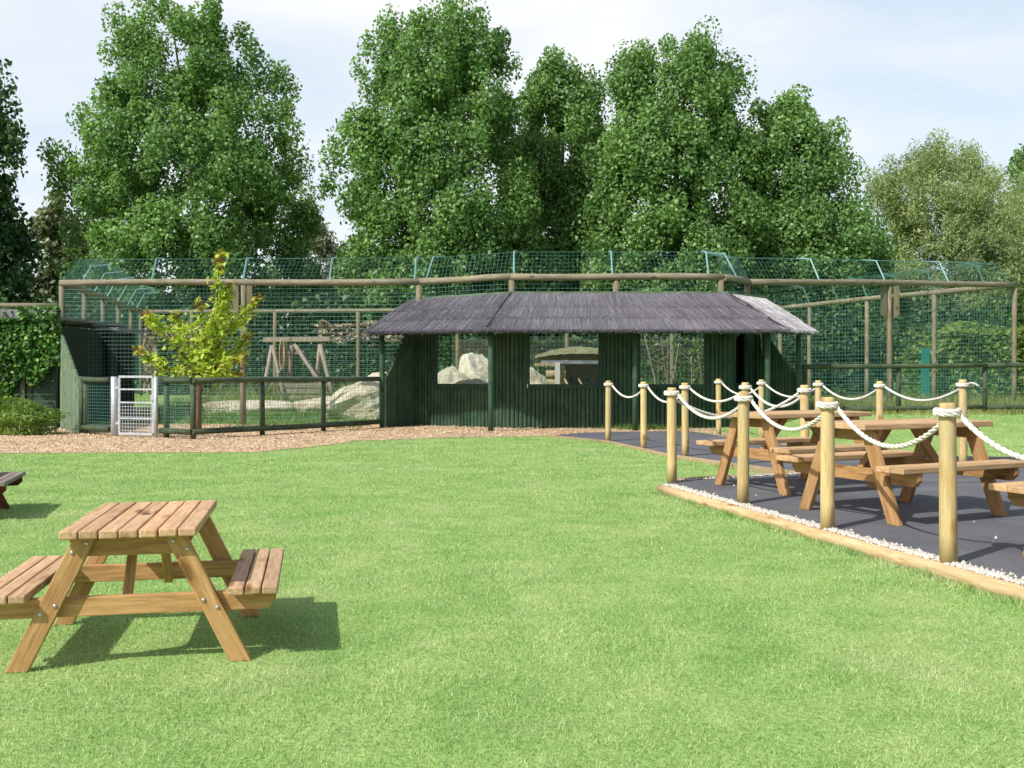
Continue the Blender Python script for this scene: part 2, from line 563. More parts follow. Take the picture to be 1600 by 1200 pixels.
# thin cloud low ahead; unseen sky overhead and behind made darker to deepen shadows
sx_ = nt.nodes.new('ShaderNodeSeparateXYZ')
nt.links.new(tc.outputs['Generated'], sx_.inputs[0])
def mrange(sock, a, b, c, d):
    m_ = nt.nodes.new('ShaderNodeMapRange')
    m_.interpolation_type = 'SMOOTHSTEP'
    for i_, v_ in enumerate((a, b, c, d)): m_.inputs[i_ + 1].default_value = v_
    nt.links.new(sock, m_.inputs[0])
    return m_.outputs[0]
wm = N(nt, 'ShaderNodeMath', operation='MULTIPLY')
nt.links.new(mrange(sx_.outputs['Y'], -.15, .35, 0.15, 1.0), wm.inputs[0])
nt.links.new(mrange(sx_.outputs['Z'], .42, .80, 1.0, 0.15), wm.inputs[1])
clear = mix(nt, 1.0, sky.outputs[0], (1.35, 1.3, 1.2), 'MULTIPLY')
cc = mix(nt, wm.outputs[0], clear, cc)
nt.links.new(cc, bg.inputs['Color'])
bg.inputs['Strength'].default_value = 0.13
sc.view_settings.view_transform = 'Standard'
sc.view_settings.look = 'None'
sc.view_settings.exposure = 0
sc.view_settings.gamma = 1

# ------------------------------------------------------------------ ground
def grid_sheet(name, xs, ys, mat, dz=0.0, jit=0.0):
    xx, yy = np.meshgrid(xs, ys)
    zz = gz(xx, yy) + dz
    v = np.stack([xx, yy, zz], -1).reshape(-1, 3)
    nx, ny = len(xs), len(ys)
    f = [(j * nx + i, j * nx + i + 1, (j + 1) * nx + i + 1, (j + 1) * nx + i) for j in range(ny - 1) for i in range(nx - 1)]
    return MB().add(v, f).build(name, mat, smooth=True)


xs = np.concatenate([[-1500, -400, -120, -60], np.arange(-30, 30.1, 1.0), [60, 120, 400, 1500]])
ys = np.concatenate([[-300, -60, -15], np.arange(-5, 50.1, 1.0), [60, 80, 120, 300, 800, 2000]])
ground = tag(grid_sheet('lawn_ground', xs, ys, M['lawn']), 'short green lawn in the foreground', None, kind='structure')


def flat_poly(name, pts, mat, zf):
    import bmesh
    bm = bmesh.new()
    vs = [bm.verts.new((x, y, zf(y) if callable(zf) else zf)) for x, y in pts]
    bm.faces.new(vs)
    bmesh.ops.triangulate(bm, faces=bm.faces[:])
    me = bpy.data.meshes.new(name)
    bm.normal_update()
    if sum(f.normal.z for f in bm.faces) < 0:
        bmesh.ops.reverse_faces(bm, faces=bm.faces[:])
    bm.to_mesh(me)
    bm.free()
    return link(name, me, mat)


def densify(pts, step=0.35, amp=0.06):
    out = []
    for (x0, y0), (x1, y1) in zip(pts[:-1], pts[1:]):
        L = math.hypot(x1 - x0, y1 - y0)
        n = max(1, int(L / step))
        for i in range(n):
            t = i / n
            out.append((x0 + (x1 - x0) * t + random.uniform(-amp, amp), y0 + (y1 - y0) * t + random.uniform(-amp, amp)))
    out.append(pts[-1])
    return out


bark_edge = densify([(-16, 15.0), G(0, 709), G(80, 708), G(250, 708), G(400, 707), G(490, 699), G(560, 689), G(700, 684), G(780, 683), G(862, 681.5)], 0.3, 0.09)
BARK = bark_edge + [G(905, 677.5), G(985, 676.0), G(1080, 674.5), G(1120, 679.0), (5.1, 18.6), (6.4, 20.3), (5.6, 23.2), (-16, 23.2)]
PATH_NEAR = [G(858, 681.5, .02), G(950, 690.5, .02), G(1045, 712, .025), G(1140, 725, .05), G(1262, 741, .07)]
PATH_FAR = [G(1116, 679.5, .02), G(1181, 689.5, .02), G(1360, 710, .03), G(1505, 727, .07), (9.0, 12.6), (12.0, 12.6)]
PA = G(1262, 739, PZ)
PB = G(1046, 751, PZ)
PC = G(1040, 758, PZ)
_e = G(1600, 914, PZ)
_dx, _dy = (_e[0] - PC[0]), (_e[1] - PC[1])
PD = (PC[0] + _dx * 1.55, PC[1] + _dy * 1.55)
PLAT = [PB, PC, PD, (12.0, PD[1]), (12.0, 10.3), (PA[0] + 0.25, 10.3), PA]
PATH = PATH_NEAR + [PA, (PA[0] + 0.25, 10.3), (12.0, 10.3), (12.0, 12.6)] + PATH_FAR[::-1][2:] + [G(1071, 674.8), G(985, 676), G(905, 678)]
tag(flat_poly('bark_chip_ground', BARK, M['chips'], 0.006), 'tan bark chippings in front of the enclosure', None, kind='structure')
tag(flat_poly('tarmac_path', PATH, M['tarmac'], lambda y: pathz(y) + 0.004), 'dark tarmac path', None, kind='structure')
# picnic terrace: a raised slab with a skirt
mb = MB()
n = len(PLAT)
mb.add([(x, y, PZ) for x, y in PLAT] + [(x, y, -0.05) for x, y in PLAT], [tuple(range(n))] + [(i, i + n, (i + 1) % n + n, (i + 1) % n) for i in range(n)])
tag(mb.build('tarmac_terrace', M['tarmac']), 'raised dark tarmac picnic terrace', None, kind='structure')

# edging timbers
def log_thing(name, pts, r, mat, label, cat, n=12):
    root = Vector(pts[0])
    P = [Vector(p) - root for p in pts]
    d = (P[-1] - P[0])
    m = d.to_track_quat('X', 'Z').to_matrix().to_4x4()
    mi = m.inverted()
    o = MB().tube([mi @ p for p in P], r, n, wob=0.02).build(name, mat, smooth=False)
    o.matrix_world = Matrix.Translation(root) @ m
    for p in o.data.polygons: p.use_smooth = len(p.vertices) == 4
    return tag(o, label, cat)


def lerp3(a, b, t, z):
    return (a[0] + (b[0] - a[0]) * t, a[1] + (b[1] - a[1]) * t, z)


_ld = Vector((_dx, _dy, 0)).normalized()
_ln = Vector((_ld.y, -_ld.x, 0))
if _ln.x > 0: _ln = -_ln
ka = Vector((*PC, 0)) + _ln * 0.036 - _ld * 0.03
kb = Vector((*PD, 0)) + _ln * 0.036
log_thing('edging_log', [tuple(ka.lerp(kb, t) + Vector((0, 0, 0.036))) for t in np.linspace(0, 1, 14)], 0.050, M['kerb'],
          'long pale round log edging the front of the tarmac terrace', 'edging log')


def board_edge(name, pts, zf, h, w_, mat, label):
    mb = MB()
    for (a, b) in zip(pts[:-1], pts[1:]):
        z0, z1 = zf(a[1]), zf(b[1])
        d = Vector((b[0] - a[0], b[1] - a[1], 0)).normalized() * 0.004
        mb.bar((a[0] + d.x, a[1] + d.y, z0 - h / 2 + 0.022), (b[0] - d.x, b[1] - d.y, z1 - h / 2 + 0.022), w_, h)
    return tag(mb.build(name, mat, bevel=0.004), label, 'edging board')


board_edge('edging_board', PATH_NEAR, pathz, 0.14, 0.05, M['edging'], 'thin pale timber edging along the near side of the tarmac path')
board_edge('edging_board', [PB, PA], lambda y: PZ, 0.14, 0.05, M['edging'], 'straight timber edging along the back of the terrace beside the grass wedge')
board_edge('edging_board', PATH_FAR[:4], pathz, 0.14, 0.05, M['edging'], 'thin timber edging along the far side of the path by the right lawn')

# white pebbles along the terrace edges
def pebbles(a, b, n, wd, name, label, off):
    mb_v = []
    a, b = np.array(a), np.array(b)
    d = (b - a) / np.linalg.norm(b - a)
    nn = np.array([-d[1], d[0]])
    if nn[0] < 0: nn = -nn
    L = np.linalg.norm(b - a)
    oc = np.array([(1, 0, 0), (0, 1, 0), (-1, 0, 0), (0, -1, 0), (0, 0, 1), (0, 0, -1)], float)
    fc = [(0, 1, 4), (1, 2, 4), (2, 3, 4), (3, 0, 4), (1, 0, 5), (2, 1, 5), (3, 2, 5), (0, 3, 5)]
    tri = []
    for i in range(n):
        t = rng.uniform(0, L)
        q = abs(rng.normal(0, wd * 0.55)) + off
        p = a + d * t + nn * q + (nn * -rng.uniform(0, .03) if off < 0 and rng.uniform() < .3 else 0)
        s = rng.uniform(0.007, 0.016)
        v = oc * s * rng.uniform(0.6, 1.3, 3) + rng.normal(0, s * 0.15, (6, 3))
        v += np.array([p[0], p[1], PZ + s * 0.5])
        for f in fc:
            tri.append(v[list(f)])
    me = fast_mesh(name, np.concatenate(tri), 3)
    o = link(name, me, M['stone'])
    return tag(o, label, 'pebbles', kind='stuff')


pebbles(PC, PD, 4200, 0.075, 'white_pebbles', 'white pebbles strewn along the terrace behind the edging log', -0.012)
pebbles((PB[0] + .25, PB[1] - .5), (PD[0] + 1.2, PD[1]), 40, 0.75, 'white_pebbles', 'stray white pebbles scattered over the tarmac terrace', 0.05)
pebbles(PB, PA, 420, 0.05, 'white_pebbles', 'few white pebbles along the back edge of the terrace', 0.0)
st = bpy.data.meshes.new('white_stone')
mbs = MB()
vv = []
for i in range(5):
    for k in range(8):
        th, ph = math.pi * i / 4, 2 * math.pi * k / 8
        r = 0.05 * random.uniform(0.85, 1.1)
        vv.append((r * math.sin(th) * math.cos(ph), 0.7 * r * math.sin(th) * math.sin(ph), 0.45 * r * math.cos(th)))
mbs.add(vv, [(i * 8 + k, (i + 1) * 8 + k, (i + 1) * 8 + (k + 1) % 8, i * 8 + (k + 1) % 8) for i in range(4) for k in range(8)])
sx, sy = G(1047, 772)
o = mbs.build('white_stone', M['stone'], smooth=True)
o.location = (sx, sy, 0.018)
tag(o, 'single white stone on the grass by the corner of the edging log', 'stone')

# ------------------------------------------------------------------ grass blades
def blades(x, y, z, h, wd, lean=0.5):
    n = len(x)
    a = rng.uniform(0, 2 * math.pi, n)
    la = rng.uniform(0, 2 * math.pi, n)
    ll = rng.uniform(0.1, lean, n) * h * 1.2
    v = np.empty((n, 3, 3))
    v[:, 0, 0] = x - np.cos(a) * wd; v[:, 0, 1] = y - np.sin(a) * wd; v[:, 0, 2] = z - 0.003
    v[:, 1, 0] = x + np.cos(a) * wd; v[:, 1, 1] = y + np.sin(a) * wd; v[:, 1, 2] = z - 0.003
    v[:, 2, 0] = x + np.cos(la) * ll; v[:, 2, 1] = y + np.sin(la) * ll; v[:, 2, 2] = z + h
    return v.reshape(-1, 3)


NB = 600000
u = rng.uniform(0, 1, NB)
p_ = 0.45
d0, d1 = 2.4, 23.0
dd = (d0 ** p_ + u * (d1 ** p_ - d0 ** p_)) ** (1 / p_)
xx = rng.uniform(-0.62, 0.66, NB) * (dd + 0.6)
keep = ~inpoly(xx, dd, BARK) & ~inpoly(xx, dd, PATH) & ~inpoly(xx, dd, PLAT)
kl = [(ka.x, ka.y), (kb.x, kb.y)]
lx = (ka.x + (dd - ka.y) / (kb.y - ka.y) * (kb.x - ka.x))
keep &= ~((dd < ka.y) & (xx > lx - 0.045))
xx, dd = xx[keep], dd[keep]
# patchiness
pn = np.sin(xx * 2.1 + 1.3 * np.sin(dd * 1.7)) * np.cos(dd * 2.6 + np.sin(xx * 3.1)) * 0.5 + 0.5
hh = rng.uniform(0.007, 0.019, len(xx)) * (0.75 + 0.5 * pn) * (1 + 0.02 * dd)
wd = 0.00115 * (0.7 + dd * 0.19)
g = link('grass', fast_mesh('grass', blades(xx, dd, gz(xx, dd), hh, wd, 1.3), 3), M['grassblade'])
tag(g, 'short mown lawn grass', 'grass', kind='stuff')

def edge_grass(a, b, n, off, h0, h1):
    t = rng.uniform(0, 1, n)
    a, b = np.array(a[:2]), np.array(b[:2])
    d_ = (b - a) / np.linalg.norm(b - a)
    n_ = np.array([-d_[1], d_[0]])
    if n_[0] > 0: n_ = -n_
    o_ = off + np.abs(rng.normal(0, .035, n))
    p = a + (b - a) * t[:, None] + n_ * o_[:, None]
    den = .5 + .5 * np.sin(t * 37) * np.sin(t * 91 + 1)
    k_ = rng.uniform(0, 1, n) < .35 + .65 * den
    p, den = p[k_], den[k_]
    return p, rng.uniform(h0, h1, len(p)) * (.6 + .6 * den)


segs = [edge_grass((ka.x, ka.y), (kb.x, kb.y), 9000, .048, .02, .055)] + [edge_grass(a, b, 700, .028, .015, .045) for a, b in zip(PATH_NEAR[:-1], PATH_NEAR[1:])]
for key_, (x_, y_) in {'c': G(1050, 757, 0), 'a': G(950, 690, 0), 'b': G(1006, 700, 0)}.items():
    q_ = rng.normal(0, .06, (160, 2)) + np.array([x_ - .02, y_ - .04])
    segs.append((q_[~inpoly(q_[:, 0], q_[:, 1], PLAT)], None))
pp_ = np.concatenate([q_[0] for q_ in segs]); hh_ = np.concatenate([q_[1] if q_[1] is not None else rng.uniform(.02, .05, len(q_[0])) for q_ in segs])
k_ = ~inpoly(pp_[:, 0], pp_[:, 1], PLAT)
pp_, hh_ = pp_[k_], hh_[k_]
tag(link('edge_grass', fast_mesh('edge_grass', blades(pp_[:, 0], pp_[:, 1], np.zeros(len(pp_)), hh_, np.full(len(pp_), .0028), .9), 3), M['grassblade']), 'longer uncut grass along the edging of terrace and path', 'grass', kind='stuff')

# chips scattered on the bark ground
n = 20000
cx = rng.uniform(-11.5, 5.5, n); cy = rng.uniform(14.6, 22.8, n)
k = inpoly(cx, cy, BARK)
cx, cy = cx[k], cy[k]
c = np.stack([cx, cy, np.full(len(cx), 0.018)], -1)
tag(link('bark_chips', fast_mesh('bark_chips', leaf_cards(c, 0.042, up=1.2, aspect=0.5), 4), M['chip']), 'loose tan bark chips lying on the ground by the fence', 'bark chips', kind='stuff')

# ------------------------------------------------------------------ picnic tables
def picnic_table(loc, rot, D, mats, label, group, bolts=False, shade_boards=False):
    root = thing('picnic_table', label, 'picnic table', loc, rot, group)
    L, W, Ht, t = D['L'], D['W'], D['H'], D['t']
    mtop, mleg = mats
    nb = D['nb']
    gap = D['gap']
    bw = (W - gap * (nb - 1)) / nb
    mb = MB()
    for i in range(nb):
        y = -W / 2 + bw / 2 + i * (bw + gap)
        mb.box((random.uniform(-.003, .003), y, Ht - t / 2 + random.uniform(-.001, .001)), (L, bw, t))
    mb.build('tabletop', mtop, root, bevel=0.006)
    sw, ns, so_, sh = D['sw'], D['ns'], D['so'], D['sh']
    bw2 = (sw - gap * (ns - 1)) / ns
    for s in (-1, 1):
        mb = MB(); mb2 = MB()
        for i in range(ns):
            y = s * (so_ - sw / 2) + (-sw / 2 + bw2 / 2 + i * (bw2 + gap))
            tgt = mb2 if (shade_boards and s == -1 and i > 0) else mb
            tgt.box((random.uniform(-.003, .003), y, sh - t / 2), (L, bw2, t))
        st_ = mb.build('bench_seat', mtop, root, bevel=0.006)
        if shade_boards and s == -1:
            tag(mb2.build('bench_board', M['top_shade'], st_, bevel=0.006), 'bench boards with the tabletop shadow in their colour')
    fr, lt, lw = D['fr'], D['lt'], D['lw']
    for sx in (-1, 1):
        xb = sx * (fr - lt - 0.001)
        # bench bearer
        bh = D['bh']
        m = Matrix.Translation((xb, 0, sh - t - bh / 2)) @ Matrix.Rotation(R(90), 4, 'Z')
        hl = so_ - 0.01
        v = []
        for yy in (-lt / 2, lt / 2):
            v += [(-hl, yy, bh / 2), (-hl + 0.0, yy, -bh * 0.05), (-hl + bh * 0.45, yy, -bh / 2), (hl - bh * 0.45, yy, -bh / 2), (hl, yy, -bh * 0.05), (hl, yy, bh / 2)]
        f = [(0, 1, 2, 3, 4, 5), (11, 10, 9, 8, 7, 6)] + [(i, i + 6, (i + 1) % 6 + 6, (i + 1) % 6) for i in range(6)]
        MB().add(v, f).build('bench_bearer', mleg, root, bevel=0.004, matrix=m)
        # table bearer
        th = D['th']
        m = Matrix.Translation((xb, 0, Ht - t - th / 2)) @ Matrix.Rotation(R(90), 4, 'Z')
        hl = W / 2 - 0.012
        v = []
        for yy in (-lt / 2, lt / 2):
            v += [(-hl, yy, th / 2), (-hl + th * 0.55, yy, -th / 2), (hl - th * 0.55, yy, -th / 2), (hl, yy, th / 2)]
        f = [(0, 1, 2, 3), (7, 6, 5, 4)] + [(i, i + 4, (i + 1) % 4 + 4, (i + 1) % 4) for i in range(4)]
        MB().add(v, f).build('table_bearer', mleg, root, bevel=0.004, matrix=m)
        for sy in (-1, 1):
            a = Vector((sx * fr, sy * D['fx'], 0.0))
            b = Vector((sx * fr, sy * D['tx'], Ht - t - 0.002))
            dirv = (b - a).normalized()
            q = Matrix((dirv, Vector((1, 0, 0)).cross(dirv) * -1, Vector((1, 0, 0)))).transposed()
            if q.determinant() < 0:
                q = Matrix((dirv, Vector((1, 0, 0)).cross(dirv), Vector((1, 0, 0)))).transposed()
            m = Matrix.Translation(a) @ q.to_4x4()
            mi = m.inverted()
            hw = lw / 2 / abs(dirv.z)
            pts = []
            for xo in (-lt / 2, lt / 2):
                pts += [Vector((a.x + xo, a.y - hw, 0)), Vector((a.x + xo, a.y + hw, 0)), Vector((a.x + xo, b.y + hw, b.z)), Vector((a.x + xo, b.y - hw, b.z))]
            v = [tuple(mi @ p) for p in pts]
            leg = MB().add(v, [(3, 2, 1, 0), (4, 5, 6, 7), (0, 1, 5, 4), (1, 2, 6, 5), (2, 3, 7, 6), (3, 0, 4, 7)]).build('leg', mleg, root, bevel=0.004, matrix=m)
            if bolts:
                zs = [(Ht - t - th * 0.30, 0.25), (Ht - t - th * 0.72, -0.25), (sh - t - bh * 0.30, 0.25), (sh - t - bh * 0.72, -0.25)]
                for zz, off in zs:
                    tt = zz / b.z
                    yc = a.y + (b.y - a.y) * tt - sy * off * lw
                    p0 = Vector((sx * (fr + lt / 2), yc, zz))
                    p1 = p0 + Vector((sx * 0.006, 0, 0))
                    MB().tube([mi @ p0, mi @ (p0 + Vector((sx * 0.004, 0, 0))), mi @ p1], [0.0085, 0.008, 0.004], 10).build('bolt', M['steelbolt'], leg, smooth=True)
        # diagonal brace
        a = Vector((sx * (fr - lt * 1.5 - 0.03), -D['bo'] * (.25 + sx), sh - t - bh + 0.004))
        b = Vector((sx * D['br'], -D['bo'] * (.25 + sx), Ht - t - 0.002))
        dv = (b - a).normalized()
        q = dv.to_track_quat('X', 'Z').to_matrix().to_4x4()
        m = Matrix.Translation(a) @ q
        Lb = (b - a).length
        MB().box((Lb / 2, 0, 0), (Lb, D['lt'] * 1.1, 0.04 if L < 1.2 else 0.06)).build('brace', mleg, root, bevel=0.003, matrix=m)
    return root


KID = dict(L=0.92, W=0.525, H=0.565, t=0.034, nb=7, gap=0.006, sw=0.2, ns=3, so=0.585, sh=0.318, fr=0.39, lt=0.034, lw=0.078,
           bh=0.078, th=0.082, fx=0.432, tx=0.175, br=0.06, bo=0.045)
ADU = dict(L=1.37, W=0.62, H=0.725, t=0.042, nb=6, gap=0.004, sw=0.26, ns=2, so=0.67, sh=0.43, fr=0.55, lt=0.045, lw=0.105,
           bh=0.10, th=0.09, fx=0.47, tx=0.20, br=0.12, bo=0.02)
kid = picnic_table((-1.625, 4.55, 0), R(90 + 11), KID, (M['top'], M['leg']), 'small low picnic table with silver bolts in its legs, in the left foreground', 'low picnic tables on the lawn', bolts=True)
MB().tube([(0, 0, KID['H'] - .01), (0, 0, KID['H'] + .0008)], .021, 16).build('parasol_hole', M['dark'], kid)  # dark disc on the top, painted as the unlit hole
picnic_table((-4.72, 8.42, 0), R(90 + 16), KID, (M['old_top'], M['old_leg']), 'old grey-topped picnic table with dark red-brown legs, cut by the left edge', 'low picnic tables on the lawn')
TG = 'picnic tables on the tarmac terrace'
picnic_table((3.08, 8.12, PZ), R(26), ADU, (M['tabAtop'], M['tabA']), 'orange-brown picnic table on the terrace behind the two nearest rope posts', TG)
picnic_table((2.75, 9.93, PZ), R(27), ADU, (M['tabAtop'], M['tabA']), 'orange-brown picnic table at the back of the terrace beside the grass wedge', TG)
picnic_table((3.84, 6.0, PZ), R(26), ADU, (M['tabAtop'], M['tabA']), 'orange-brown picnic table showing only a bench end and leg at the right edge', TG)

# ------------------------------------------------------------------ rope posts and ropes
PR = 0.048


def rope_post(x, y, z, h, label, r=PR):
    pts, rad = [], []
    lean = (random.uniform(-.008, .008), random.uniform(-.008, .008))
    for t in (0, .2, .4, .6, .8, .965, .99, 1.0):
        pts.append((lean[0] * t, lean[1] * t, h * t))
        rad.append(r * (1.04 - 0.05 * t) * (1 if t < .97 else (0.95 if t < 1 else 0.82)))
    o = MB().tube(pts, rad, 20, wob=0.008).build('rope_post', M['post'])
    for p in o.data.polygons: p.use_smooth = len(p.vertices) == 4
    o.location = (x, y, z)
    tag(o, label, 'post', 'round pine posts of the rope barrier')
    return Vector((x + lean[0] * .94, y + lean[1] * .94, z + h * 0.935))


def strands(path, r, name, parent, twist=9.0, sides=6):
    """three-strand laid rope along path (dense list of vectors)"""
    mb = MB()
    L = [0]
    for a, b in zip(path[:-1], path[1:]):
        L.append(L[-1] + (b - a).length)
    fr_ = []
    prev = None
    for i, p in enumerate(path):
        t = (path[min(i + 1, len(path) - 1)] - path[max(i - 1, 0)]).normalized()
        u_ = Vector((0, 0, 1)).cross(t) if prev is None else prev - t * prev.dot(t)
        u_.normalize(); prev = u_
        fr_.append((u_, t.cross(u_)))
    for s in range(3):
        pp = []
        for p, l, (a, b) in zip(path, L, fr_):
            th = l / r / twist * 2 * math.pi + s * 2 * math.pi / 3
            pp.append(p + (a * math.cos(th) + b * math.sin(th)) * r * 0.5)
        mb.tube(pp, r * 0.56, sides)
    return mb.build(name, M['rope'], parent, smooth=True)


RR = 0.0165


def rope(a, b, sag, label, coil_a=True, coil_b=False, z0=0.0, z1=0.0):
    a, b = a + Vector((0, 0, z0)), b + Vector((0, 0, z1))
    root = thing('barrier_rope', label, 'rope', a, 0, 'white ropes slung between the barrier posts')
    dv = (b - a); hv = Vector((dv.x, dv.y, 0)).normalized()
    side = Vector((-hv.y, hv.x, 0))
    p0 = hv * (PR * 0.55) + side * (PR + RR) * 0.8
    p1 = dv - hv * (PR * 0.55) + side * (PR + RR) * 0.8
    n = 90
    path = []
    for i in range(n + 1):
        t = i / n
        c = 4 * t * (1 - t)
        c = c * 0.85 + 0.15 * math.sin(math.pi * t)
        path.append(p0.lerp(p1, t) - Vector((0, 0, sag * c)))
    strands(path, RR, 'rope_span', root)
    for flag, cen in ((coil_a, Vector()), (coil_b, dv)):
        if not flag: continue
        turns = 2
        path = []
        for i in range(int(40 * turns) + 1):
            th = 2 * math.pi * i / 40
            rr = PR + RR * 0.95
            path.append(cen + Vector((-math.sin(th) * rr, math.cos(th) * rr, -RR * 0.5 + i / 40 * RR * 1.0 + .006 * math.sin(th + 1))))
        strands(path, RR, 'rope_coil', root)
    return root


def GP(px, py, z):
    x, y = G(px, py, z)
    return x, y, z


tp = {}
for key, px, py, z, h, lab in [
    ('p1', 1482, 880, PZ, 0.935, 'thick pine rope post at the front of the terrace, nearest the camera'),
    ('p2', 1293, 827, PZ, 0.935, 'second pine post from the front along the edging log, before a picnic table'),
    ('p3', 1161, 787, PZ, 0.945, 'third pine post along the edging log, knotty, before the far picnic table'),
    ('p4', 1050, 754, PZ, 0.955, 'pine rope post at the corner end of the edging log')]:
    x, y, z = GP(px, py, z)
    tp[key] = rope_post(x, y, z, h, lab)
_v = tp['p1'] - tp['p2']
x, y = tp['p1'].x + _v.x * 0.98, tp['p1'].y + _v.y * 0.98
tp['p0'] = rope_post(x, y, PZ, 0.935, 'pine rope post just outside the right edge of the picture')
for key, px, py, lab in [
    ('n1', 950, 689.5, 'pine rope post at the far left tip of the tarmac path'),
    ('n2', 1006, 700.5, 'second pine rope post from the left, on the lawn side of the path'),
    ('n3', 1071, 713.5, 'pine rope post just behind the corner post on the path edge')]:
    x, y = G(px, py, 0.02)
    tp[key] = rope_post(x, y, 0, 1.04, lab)
x, y = 2.90, 12.75
tp['n4'] = rope_post(x, y, 0.03, 1.03, 'pine rope post almost hidden behind the knotty front post')
x, y = G(1258, 742, .07)
tp['n5'] = rope_post(x, y, 0.05, 1.0, 'pine rope post between the two picnic tables where the grass wedge ends')
for key, px, py, lab in [
    ('f1', 1123, 680, 'leftmost pine rope post on the far side of the path, before the dark hut'),
    ('f2', 1190, 690, 'pine rope post before the right corner post of the hut'),
    ('f3', 1278, 701, 'pine rope post rising behind the far picnic table, by the end of the hut'),
    ('f4', 1375, 712, 'pine rope post behind the picnic tables, before the tall fence pole'),
    ('f5', 1505, 727, 'pine rope post at the right end of the far rope with a frayed tail')]:
    x, y = G(px, py, 0.02 if px < 1450 else .06)
    tp[key] = rope_post(x, y, 0.0, 1.06 if px < 1450 else 1.1, lab)
rope(tp['p1'], tp['p0'], 0.22, 'white rope running from the nearest post out of the picture', True)
rope(tp['p2'], tp['p1'], 0.24, 'white rope hanging between the two nearest posts', True)
rope(tp['p3'], tp['p2'], 0.21, 'white rope before the far picnic table, between second and third front posts', True)
rope(tp['p4'], tp['p3'], 0.20, 'white rope from the corner post of the terrace to the knotty post', True)
rope(tp['p4'], tp['n5'], 0.24, 'white rope along the back of the terrace above the grass wedge', False, z0=-0.03, z1=-0.02)
rope(tp['n1'], tp['n2'], 0.19, 'white rope between the two leftmost posts', True)
rope(tp['n2'], tp['n3'], 0.22, 'white rope from the second left post to the post behind the corner', True)
rope(tp['n3'], tp['n4'], 0.18, 'white rope crossing before the leftmost far post', True)
rope(tp['n4'], tp['n5'], 0.20, 'white rope ending at the post between the two picnic tables', True, True)
rope(tp['f1'], tp['f2'], 0.20, 'white rope before the hut wall at its right window', True)
rope(tp['f2'], tp['f3'], 0.20, 'white rope before the right wing of the hut', True)
rope(tp['f3'], tp['f4'], 0.20, 'white rope behind the far table, left of the tall fence pole', True)
rp = rope(tp['f4'], tp['f5'], 0.19, 'white rope ending in a frayed tail at the far right post', True, True)
dv = tp['f5'] - tp['f4']
strands([dv + Vector((0.05 + .012 * i, -0.07 - 0.004 * i, 0.03 + 0.0015 * i - .0008 * i * i)) for i in range(9)], 0.013, 'rope_tail', rp)

# ------------------------------------------------------------------ enclosure geometry
P = [(-10.2, 23.2), (-2.08, 22.9), (0.0, 21.7), (4.48, 21.7), (5.30, 22.9), (13.3, 27.1)]
HB = [3.2, 3.2, 3.2, 3.2, 3.2, 3.5]
BL, BR_ = (-13.2, 36.5), (9.3, 35.5)
HBL, HBR = 3.32, 3.40
WR = 0.0027


def wires(p00, pu, pv, su=0.09, sv=0.09, r=WR):
    """welded mesh on the parallelogram p00, p00+pu, p00+pv: returns (n*4,3) quads of triangular-section wires"""
    p00, pu, pv = np.array(p00, float), np.array(pu, float), np.array(pv, float)
    lu, lv = np.linalg.norm(pu), np.linalg.norm(pv)
    nrm = np.cross(pu, pv); nrm /= np.linalg.norm(nrm)
    out = []
    for (a, la, b, lb, s_) in ((pu, lu, pv, lv, sv), (pv, lv, pu, lu, su)):
        m = max(1, int(round(lb / s_)))
        ts = np.linspace(0, 1, m + 1)
        bdir = b / lb
        off = [bdir * r, -bdir * r * 0.5 + nrm * r * 0.87, -bdir * r * 0.5 - nrm * r * 0.87]
        if a is pv: off = [o_ + nrm * r * 1.2 for o_ in off]
        st_ = p00[None] + ts[:, None] * b[None]
        en_ = st_ + a[None]
        for i in range(3):
            o0, o1 = off[i], off[(i + 1) % 3]
            q = np.stack([st_ + o0, st_ + o1, en_ + o1, en_ + o0], 1)
            out.append(q.reshape(-1, 3))
    return np.concatenate(out)


def wire_part(name, quads, root, mat=None):
    loc = np.array(root.location)
    return link(name, fast_mesh(name, quads - loc, 4), mat or M['wire'], root)


def pole(name, a, b, r, root, mat, n=14, taper=0.96, bow=0.0, wob=0.02):
    a, b = Vector(a), Vector(b)
    d = b - a
    L = d.length
    m = Matrix.Translation(a - Vector(root.location)) @ d.to_track_quat('Z', 'Y').to_matrix().to_4x4()
    ts = np.linspace(0, 1, max(3, int(L / 0.8) + 2))
    ph = random.uniform(0, 6)
    pts = [(bow * math.sin(t * 5 + ph) , bow * math.sin(t * 7 + ph), L * t) for t in ts]
    o = MB().tube(pts, [r * (1 + (taper - 1) * t) * random.uniform(0.97, 1.03) for t in ts], n, wob=wob).build(name, mat, root, matrix=m)
    for p in o.data.polygons: p.use_smooth = len(p.vertices) == 4
    return o


# inward offset polyline for the cranked overhang
ring = [BL] + P + [BR_]
ringz = [HBL] + HB + [HBR]


def offset_ring(d):
    out = []
    n = len(ring)
    for i in range(n):
        a = Vector(ring[(i - 1) % n]); p = Vector(ring[i]); b = Vector(ring[(i + 1) % n])
        d0_, d1_ = (p - a).normalized(), (b - p).normalized()
        n0, n1 = Vector((-d0_.y, d0_.x)), Vector((-d1_.y, d1_.x))
        m_ = (n0 + n1)
        m_ = m_ / max(0.35, m_.length_squared / 2)
        out.append(p + m_ * d)
    return out


OFF1, OFF2 = offset_ring(0.28), offset_ring(0.75)


